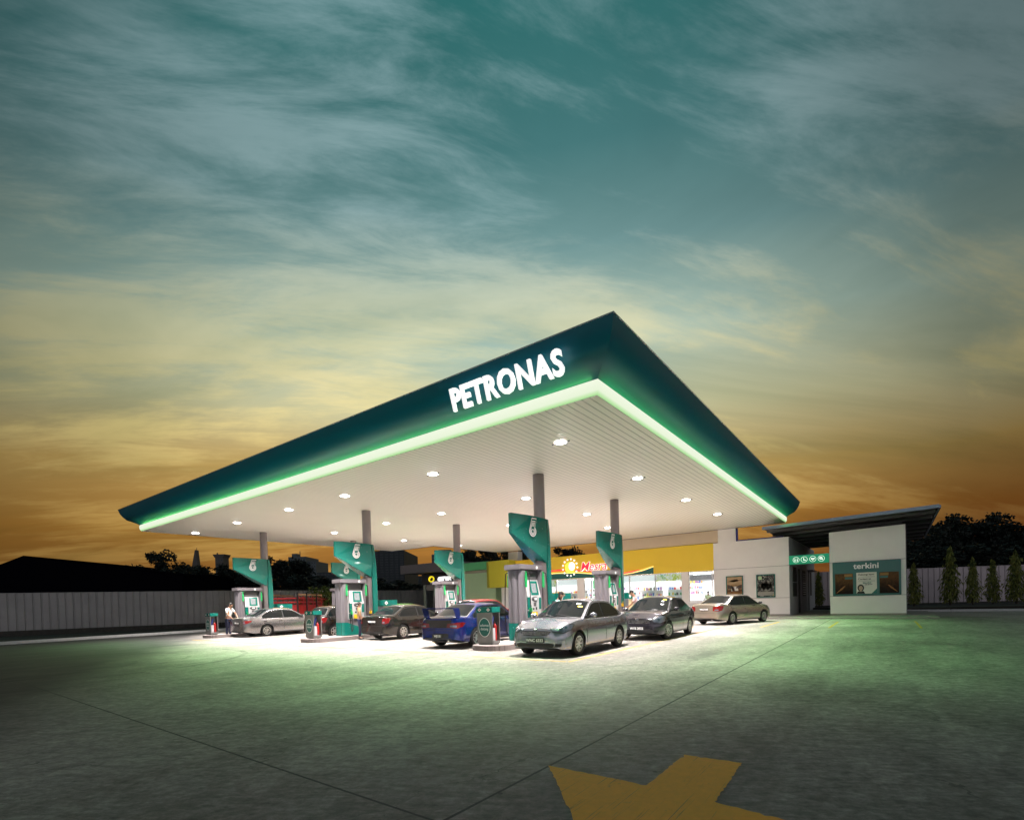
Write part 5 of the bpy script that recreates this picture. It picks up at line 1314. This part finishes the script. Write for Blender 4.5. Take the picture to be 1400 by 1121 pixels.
def person(label, loc, heading, h, shirt, legs, lean=0.0, armL=None, armR=None, hair='short', headdown=.0, skirt=False, sleeve=.5, shoe=None, vest=None):
    t = thing('person', label, 'person', loc, heading, None)
    k = h/1.72
    def V(x, y, z): # lean applies above the hip
        if z > .92: x += (z-.92)*lean
        return (x*k, y*k, z*k)
    pel = V(0, 0, .94); sp_ = V(.01, 0, 1.12); ch = V(.0, 0, 1.30); nk = V(-.01, 0, 1.46); hd0 = V(.02+.04*headdown, 0, 1.56); hd1 = V(.03+.10*headdown, 0, 1.645)
    sh = {s: V(-.01, s*.175, 1.40) for s in (-1, 1)}
    arms = {}
    for s, a in ((1, armL), (-1, armR)):
        el, wr = a if a else ((.02, s*.235, 1.12), (.10, s*.24, .88))
        arms[s] = (V(*el), V(*wr))
    hip = {s: V(0, s*.095, .88) for s in (-1, 1)}; kn = {s: V(.02, s*.10, .48) for s in (-1, 1)}; an = {s: V(-.02, s*.10, .09) for s in (-1, 1)}; to = {s: V(.12, s*.12, .035) for s in (-1, 1)}
    verts = [(pel, (.125*k, .095*k)), (sp_, (.115*k, .085*k)), (ch, (.145*k, .10*k)), (nk, .052*k), (hd0, (.072*k, .085*k)), (hd1, (.066*k, .078*k))]
    edges = [(0, 1), (1, 2), (2, 3), (3, 4), (4, 5)]
    ex = MB()
    for s in (-1, 1):
        b = len(verts); el, wr = arms[s]
        d = (Vector(wr)-Vector(el)).normalized(); palm = tuple(Vector(wr)+d*.075*k)
        verts += [(sh[s], .052*k), (el, .040*k), (wr, .026*k), (palm, (.034*k, .018*k))]
        edges += [(2, b), (b, b+1), (b+1, b+2), (b+2, b+3)]
        side_ = d.cross(Vector((0, 0, 1))); side_ = side_.normalized() if side_.length > .01 else Vector((1, 0, 0)); cur = side_.cross(d)
        for f, (off, ln_) in enumerate(((-.027, .062), (-.009, .074), (.009, .070), (.026, .055))):
            p0 = Vector(palm)+side_*off*k; p1 = p0+d*ln_*.55*k; p2 = p1+(d*.8+cur*-.5)*ln_*.5*k
            ex.tube([p0, p1, p2], [.0085*k, .0078*k, .006*k], 6)
        p0 = Vector(wr)+d*.03*k-side_*.028*k; ex.tube([p0, p0+(d*.6-side_*.5)*.04*k, p0+(d*.95-side_*.45)*.07*k], [.010*k, .009*k, .007*k], 6)
        b = len(verts); verts += [(hip[s], .085*k), (kn[s], .056*k), (an[s], .040*k), (to[s], (.042*k, .03*k))]
        edges += [(0, b), (b, b+1), (b+1, b+2), (b+2, b+3)]
    H = Vector(hd0)*.5+Vector(hd1)*.5
    ex.ellipsoid((H.x+.088*k, H.y, H.z-.005), .018*k, .012*k, .022*k, 8, 6)
    for s in (-1, 1): ex.ellipsoid((H.x-.005, H.y+s*.080*k, H.z), .018*k, .010*k, .028*k, 8, 6)
    skin_mesh('body', verts, edges, M_skin, t, 2, ex)
    fc = MB()
    for s in (-1, 1): fc.ellipsoid((H.x+.079*k, H.y+s*.030*k, H.z+.022*k), .006, .012*k, .007*k, 8, 5)
    fc.ellipsoid((H.x+.078*k, H.y, H.z-.045*k), .006, .022*k, .006*k, 8, 5); fc.build('face_feature', M_hair, t, smooth=True)
    # hair
    hr = MB(); hr.ellipsoid((H.x-.026*k, H.y, H.z+.040*k), .090*k, .086*k, .088*k, 14, 10)
    if hair == 'long': hr.ellipsoid((H.x-.070*k, H.y, H.z-.07*k), .055*k, .085*k, .17*k, 12, 10)
    if hair == 'bun': hr.ellipsoid((H.x-.125*k, H.y, H.z+.03*k), .05*k, .05*k, .05*k)
    hr.build('hair', M_hair, t, smooth=True)
    # shirt
    g_ = .018*k
    sv = [(V(0, 0, .90), (.140*k, .108*k)), (sp_, (.125*k+g_, .092*k+g_)), (ch, (.150*k+g_, .105*k+g_)), (V(-.01, 0, 1.43), .072*k)]
    se = [(0, 1), (1, 2), (2, 3)]
    for s in (-1, 1):
        b = len(sv); el, wr = arms[s]
        if sleeve < 1: sv += [(sh[s], .066*k), (lerp(sh[s], el, sleeve+.2), .056*k)]; se += [(2, b), (b, b+1)]
        else: sv += [(sh[s], .064*k), (el, .052*k), (lerp(el, wr, .9), .038*k)]; se += [(2, b), (b, b+1), (b+1, b+2)]
    skin_mesh('shirt', sv, se, shirt, t)
    if vest:
        skin_mesh('vest', [(V(.0, 0, .96), (.148*k, .118*k)), (sp_, (.130*k+g_, .10*k+g_)), (V(0, 0, 1.36), (.158*k+g_, .108*k+g_))], [(0, 1), (1, 2)], vest, t)
    pv = [(V(0, 0, .96), (.134*k, .104*k))]; pe = []
    for s in (-1, 1):
        b = len(pv); pv += [(hip[s], .098*k), (kn[s], .070*k), (lerp(kn[s], an[s], .93), .055*k)]; pe += [(0, b), (b, b+1), (b+1, b+2)]
    skin_mesh('trousers', pv, pe, legs, t)
    fs_ = MB()
    for s in (-1, 1): fs_.ellipsoid((.05*k, an[s][1]+.01*s, .035*k), .135*k, .05*k, .038*k); 
    q = fs_.build('shoes', shoe or M_black, t, smooth=True)
    return t
C_tan = mat('cloth_tan', (.40, .25, .12), .8); C_navy = mat('cloth_navy', (.015, .018, .05), .8); C_pink = mat('cloth_pink', (.68, .48, .50), .8)
C_white = mat('cloth_white', (.78, .78, .76), .8); C_aqua = mat('cloth_aqua', (.35, .62, .60), .8); C_blk = mat('cloth_black', (.012, .012, .014), .8)
C_lime = mat('cloth_pale_lime', (.72, .80, .50), .8)
person('woman in a tan top standing at the boot of the black sedan', (3.55, 13.25, 0), R(-35), 1.60, C_tan, C_navy, 0, armL=((.04, .27, 1.14), (.16, .16, .96)), armR=((.02, -.25, 1.13), (.10, -.22, .90)), hair='bun')
person('woman with long dark hair filling the front silver sedan', (4.15, 3.70, 0), R(-75), 1.70, C_aqua, C_blk, .12, armL=((.16, .22, 1.16), (.36, .14, 1.04)), armR=((.18, -.24, 1.14), (.40, -.16, 1.02)), hair='long', headdown=.9, vest=C_blk)
person('man in a pink shirt reaching for the yellow nozzle at the right pump', (10.7, 3.72, 0), R(120), 1.76, C_pink, C_blk, .22, armL=((.20, .26, 1.16), (.42, .20, .98)), armR=((.16, -.24, 1.12), (.40, -.16, 1.0)), headdown=1.0)
person('man in a white shirt behind the leftmost silver sedan', (2.50, 23.0, 0), R(-70), 1.80, C_white, C_navy, .22, armL=((.20, .24, 1.15), (.40, .18, .98)), armR=((.18, -.24, 1.13), (.38, -.18, .97)), headdown=.7)
person('cashier in a pale shirt behind the shop counter', (26.15, 5.02, .12), R(200), 1.62, C_lime, C_navy, .05, headdown=.2)

# ================================================================== VEGETATION
def leaves(mb, c, r, n, size, flat=1.0, droop=0.0):
    for _ in range(n):
        while True:
            p = Vector((random.uniform(-1, 1), random.uniform(-1, 1), random.uniform(-1, 1)))
            if .25 < p.length < 1: break
        p = p*(.55+.45*random.random())
        q = Vector(c)+Vector((p.x*r[0], p.y*r[1], p.z*r[2])); s = size*random.uniform(.6, 1.35)
        a = Vector((random.gauss(0, 1), random.gauss(0, 1), random.gauss(0, .7))).normalized()
        b = a.cross(Vector((random.gauss(0, 1), random.gauss(0, 1), random.gauss(0, 1)))).normalized()
        if droop: a = Vector((p.x*.6, p.y*.6, -1)).normalized(); b = a.cross(Vector((random.gauss(0, 1), random.gauss(0, 1), .1))).normalized()*.42
        mb.add([q-a*s*.5, q+b*s*.32, q+a*s*.55, q-b*s*.3], [(0, 1, 2, 3)])
def broad_tree(name, seed, h=9.0, r=4.0, blobs=26, n=150, gap=False):
    random.seed(seed); t = thing(name, 'tree', 'tree', (0, 0, 0))
    tb = MB(); th = h*.42
    tb.tube([(0, 0, 0), (.1, .05, th*.5), (.05, -.1, th)], [.30, .24, .18], 8)
    cr = MB()
    for k in range(blobs):
        a = random.uniform(0, 2*math.pi); q = random.random()**.6*r*.82; z = h*.42+random.random()*h*.50
        q *= math.sqrt(max(.12, 1-((z-h*.62)/(h*.42))**2))
        c = (q*math.cos(a), q*math.sin(a), z); rr = random.uniform(.6, 1.25)*r*.30
        if k % 2 == 0: tb.tube([(0.05, -.1, th*.8), (c[0]*.5, c[1]*.5, (th+z)/2), c], [.12, .07, .03], 5)
        leaves(cr, c, (rr, rr, rr*.75), n, .40)
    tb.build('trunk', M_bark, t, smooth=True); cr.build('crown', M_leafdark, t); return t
TR = [broad_tree('broadleaf_tree', 11), broad_tree('broadleaf_tree', 12, 9, 4.6, 32, 140), broad_tree('broadleaf_tree', 13, 9, 3.6, 18, 130)]
fresh = [True]*3
def put_tree(px, ytop, d, kind, wf, label):
    b = at(px, d, ytop); h = b.z
    if fresh[kind]: t = TR[kind]; fresh[kind] = False
    else: t = copy_tree(TR[kind])
    t.location = (b.x, b.y, 0); t.rotation_euler = (0, 0, random.uniform(0, 6)); t.scale = (wf, wf, h/8.9); t['label'] = label; t['group'] = 'dark trees on the horizon'
left_t = [(150, 772, 74, 1, 1.1), (183, 768, 76, 0, 1.1), (217, 752, 72, 2, 1.15), (243, 777, 70, 1, 1.0), (265, 769, 84, 0, 1.1), (292, 774, 80, 1, 1.2), (322, 768, 78, 0, 1.0), (346, 775, 74, 2, .9),
          (384, 757, 72, 0, 1.0), (400, 764, 76, 1, .9), (425, 786, 70, 1, 1.3), (458, 790, 72, 0, 1.3), (492, 790, 72, 1, 1.3), (538, 792, 68, 0, 1.3)]
mid_t = [(628, 757, 66, 1, .8), (645, 748, 64, 2, .8), (663, 747, 66, 2, .9), (684, 750, 62, 0, .8), (704, 752, 62, 1, .8), (770, 746, 60, 2, .7), (790, 750, 60, 1, .7)]
right_t = [(1232, 742, 66, 1, 1.2), (1262, 722, 70, 0, 1.1), (1290, 705, 72, 1, 1.15), (1318, 706, 72, 0, 1.2), (1346, 703, 72, 1, 1.15), (1368, 714, 70, 0, 1.0), (1395, 713, 68, 2, 1.15), (1422, 716, 66, 1, 1.1),
           (1250, 750, 58, 1, 1.3), (1285, 748, 58, 0, 1.3), (1320, 745, 58, 1, 1.3), (1355, 748, 58, 0, 1.3), (1392, 750, 58, 1, 1.3), (1425, 748, 56, 0, 1.3)]
random.seed(5)
for lst, where in ((left_t, 'dark skyline tree beyond the grey fence'), (mid_t, 'tree in the gap above the shop roof'), (right_t, 'black tree beyond the columnar trees')):
    for k, a in enumerate(lst):
        lab = '%s, %s from the left' % (where, ['first', 'second', 'third', 'fourth', 'fifth', 'sixth', 'seventh', 'eighth', 'ninth', 'tenth', 'eleventh', 'twelfth', 'thirteenth', 'fourteenth'][k])
        put_tree(*a, lab)
# slender drooping cypress-like trees before the right fence
random.seed(21)
cy = thing('columnar_tree', 'x', 'tree', (0, 0, 0), 0, 'slender columnar trees before the pale fence')
MB().tube([(0, 0, 0), (0, 0, 2.2), (.03, 0, 4.1)], [.07, .05, .02], 6).build('trunk', M_bark, cy)
cr = MB()
for k in range(36):
    z = .35+3.85*k/36; rr = .68*(1-(k/36)**1.7)+.07
    rr *= random.uniform(.80, 1.15)
    leaves(cr, (random.uniform(-.08, .08), random.uniform(-.08, .08), z), (rr, rr, .24), int(38*rr+30), .25, droop=1)
cr.build('crown', M_leafcon, cy)
cyl_ = [(1249, 770, 37, .95, 'columnar tree half hidden by the annex block'), (1298, 748, 37, 1.12, 'tallest columnar tree, second from the annex block'), (1329, 762, 37, .95, 'columnar tree third from the annex block'),
        (1357, 765, 37, .95, 'dark columnar tree fourth from the annex block'), (1389, 753, 36, 1.15, 'columnar tree nearest the right edge of the view'), (1119, 781, 42.0, .8, 'dark columnar tree at the far end of the passage')]
for k, (px, yt, d, wf, lab) in enumerate(cyl_):
    b = at(px, d, yt); t = cy if k == 0 else copy_tree(cy)
    t.location = (b.x, b.y, .2); t.scale = (wf*(.92+.06*(k % 3)), wf*(.92+.05*((k+1) % 3)), (b.z-.2)/4.25); t.rotation_euler = (0, 0, k*1.3); t['label'] = lab
random.seed(31)
def bush(px, ytop, d, r, label):
    b = at(px, d, ytop); t = thing('bush', label, 'bush', (b.x, b.y, 0), 0, 'bushes by the left fence')
    m = MB()
    for k in range(6): m.tube([(0, 0, 0), (random.uniform(-.5, .5)*r, random.uniform(-.5, .5)*r, b.z*.7)], [.04, .015], 5)
    m.build('stem', M_bark, t); m = MB()
    for k in range(12): leaves(m, (random.uniform(-.6, .6)*r, random.uniform(-.6, .6)*r, b.z*random.uniform(.45, .88)), (r*.4, r*.4, b.z*.16), 90, .16)
    m.build('foliage', M_leafbush, t)
bush(430, 797, 37, 1.5, 'round green bush above the red lorry'); bush(452, 801, 38, 1.2, 'smaller green bush right of the round one')

# ================================================================== SKYLINE
def tower(name, label, px0, px1, ytop, d, deep, m, windows=None, cat='building', top=None):
    a = at(px0, d, ytop); b = at(px1, d, ytop); z = (a.z+b.z)/2; ax = Vector((b.x-a.x, b.y-a.y, 0)); w_ = ax.length; ang = math.atan2(ax.y, ax.x)
    t = thing(name, label, cat, (a.x, a.y, 0), ang)
    MB().box(0, w_, 0, deep, 0, z).build('walls', m, t)
    if windows:
        nx, nz, z0 = windows; q = MB()
        for i in range(nx):
            for j in range(nz):
                x0 = w_*(i+.2)/nx; zz0 = z0+(z-z0)*(j+.25)/nz
                q.box(x0, x0+w_*.55/nx, -.05, .02, zz0, zz0+(z-z0)*.45/nz)
        q.build('window', M_farwin, t)['kind'] = 'stuff'
    if top: top(t, w_, z)
    return t, w_, z
def roofbits(t, w_, z):
    MB().box(w_*.15, w_*.45, 1, 4, z, z+1.4).build('roof_plant', M_far, t)
    MB().box(w_*.6, w_*.63, 1, 1.3, z, z+2.4).build('mast', M_far, t)
M_dk2 = mat('far_facade_dark', (.020, .028, .036), .75, var=.25, vs=.3); M_far3 = mat('far_facade_haze', (.075, .070, .066), .8, var=.1)
tower('office_block', 'broad dark office block beside the left middle pump', 511, 552, 752.5, 95, 14, M_dk2, (6, 12, 6), top=roofbits)
tower('office_block', 'wide grey block with window grid behind the dark kiosk', 590, 648, 757, 150, 20, M_far, (9, 8, 8), top=roofbits)
tower('office_block', 'low block with small windows between office block and kiosk', 556, 592, 787, 130, 16, M_dk2, (8, 4, 2))
tower('apartment_block', 'stepped apartment block right of the leftmost pump, upper part', 394, 418, 761, 210, 14, M_far, (6, 7, 12), top=roofbits)
tower('apartment_block', 'stepped apartment block right of the leftmost pump, lower part', 418, 432, 767, 212, 14, M_far, (4, 6, 12))
tower('apartment_block', 'low long block left of the middle pump', 433, 470, 782, 190, 14, M_dk2, (8, 3, 10))
tt, w_, z = tower('tower', 'small hazy tower with a flared top on the left skyline', 294, 305, 762, 300, 6, M_far3, (3, 6, 15), cat='tower')
MB().prism([(-1.2, z+1.9), (w_+1.2, z+1.9), (w_+.1, z), (-.1, z)], 'y', -.5, 6.4).build('crown_slab', M_far3, tt)
MB().prism([(0.3, z+1.9), (.9, z+1.9), (.6, z+3.0)], 'y', 1, 2).build('finial', M_far3, tt)
a = at(268, 320, 777); b = at(270.5, 320, 752); t = thing('spire', 'thin pointed hazy spire on the left skyline', 'spire', (a.x, a.y, 0), YAW-R(90))
MB().prism([(-4.5, 0), (2.2, 0), (2.2, a.z), (1.2, b.z), (.6, b.z), (-1.6, a.z+1.5), (-4.5, a.z)], 'y', -1.5, 1.5).build('shaft', M_far3, t)
MB().tube([(.9, 0, b.z), (.9, 0, b.z+1.5)], .15, 5).build('tip', M_far3, t)
# dark shed on the far left
P = [at(px, 62, y) for px, y in ((-330, 835), (-330, 812), (-70, 800), (32, 761), (250, 787), (250, 835))]
t = thing('shed', 'black gabled shed roof behind the fence, far left', 'shed', (P[3].x, P[3].y, 0))
vs = [Vector((p.x, p.y, max(0, p.z)))-Vector(t.location) for p in P]; d = Vector((FW.x, FW.y, 0)).normalized()*26
for i in (0, 5): vs[i].z = 0
b = MB(); n = len(vs); b.add(vs+[v+d for v in vs], [tuple(range(n)), tuple(range(n, 2*n))[::-1]]+[(i, (i+1) % n, n+(i+1) % n, n+i) for i in range(n)])
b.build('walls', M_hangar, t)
rfv = [vs[2], vs[3], vs[4]]
for a_, b_, nm in ((vs[2], vs[3], 'roof'), (vs[3], vs[4], 'roof')):
    q = MB(); e = Vector((0, 0, .15)); q.add([a_+e*.3, b_+e*.3, b_+d+e*.3, a_+d+e*.3, a_+e, b_+e, b_+d+e, a_+d+e], [(0, 1, 2, 3), (4, 5, 6, 7), (0, 1, 5, 4), (1, 2, 6, 5), (2, 3, 7, 6), (3, 0, 4, 7)]); q.build(nm, M_hangar, t)
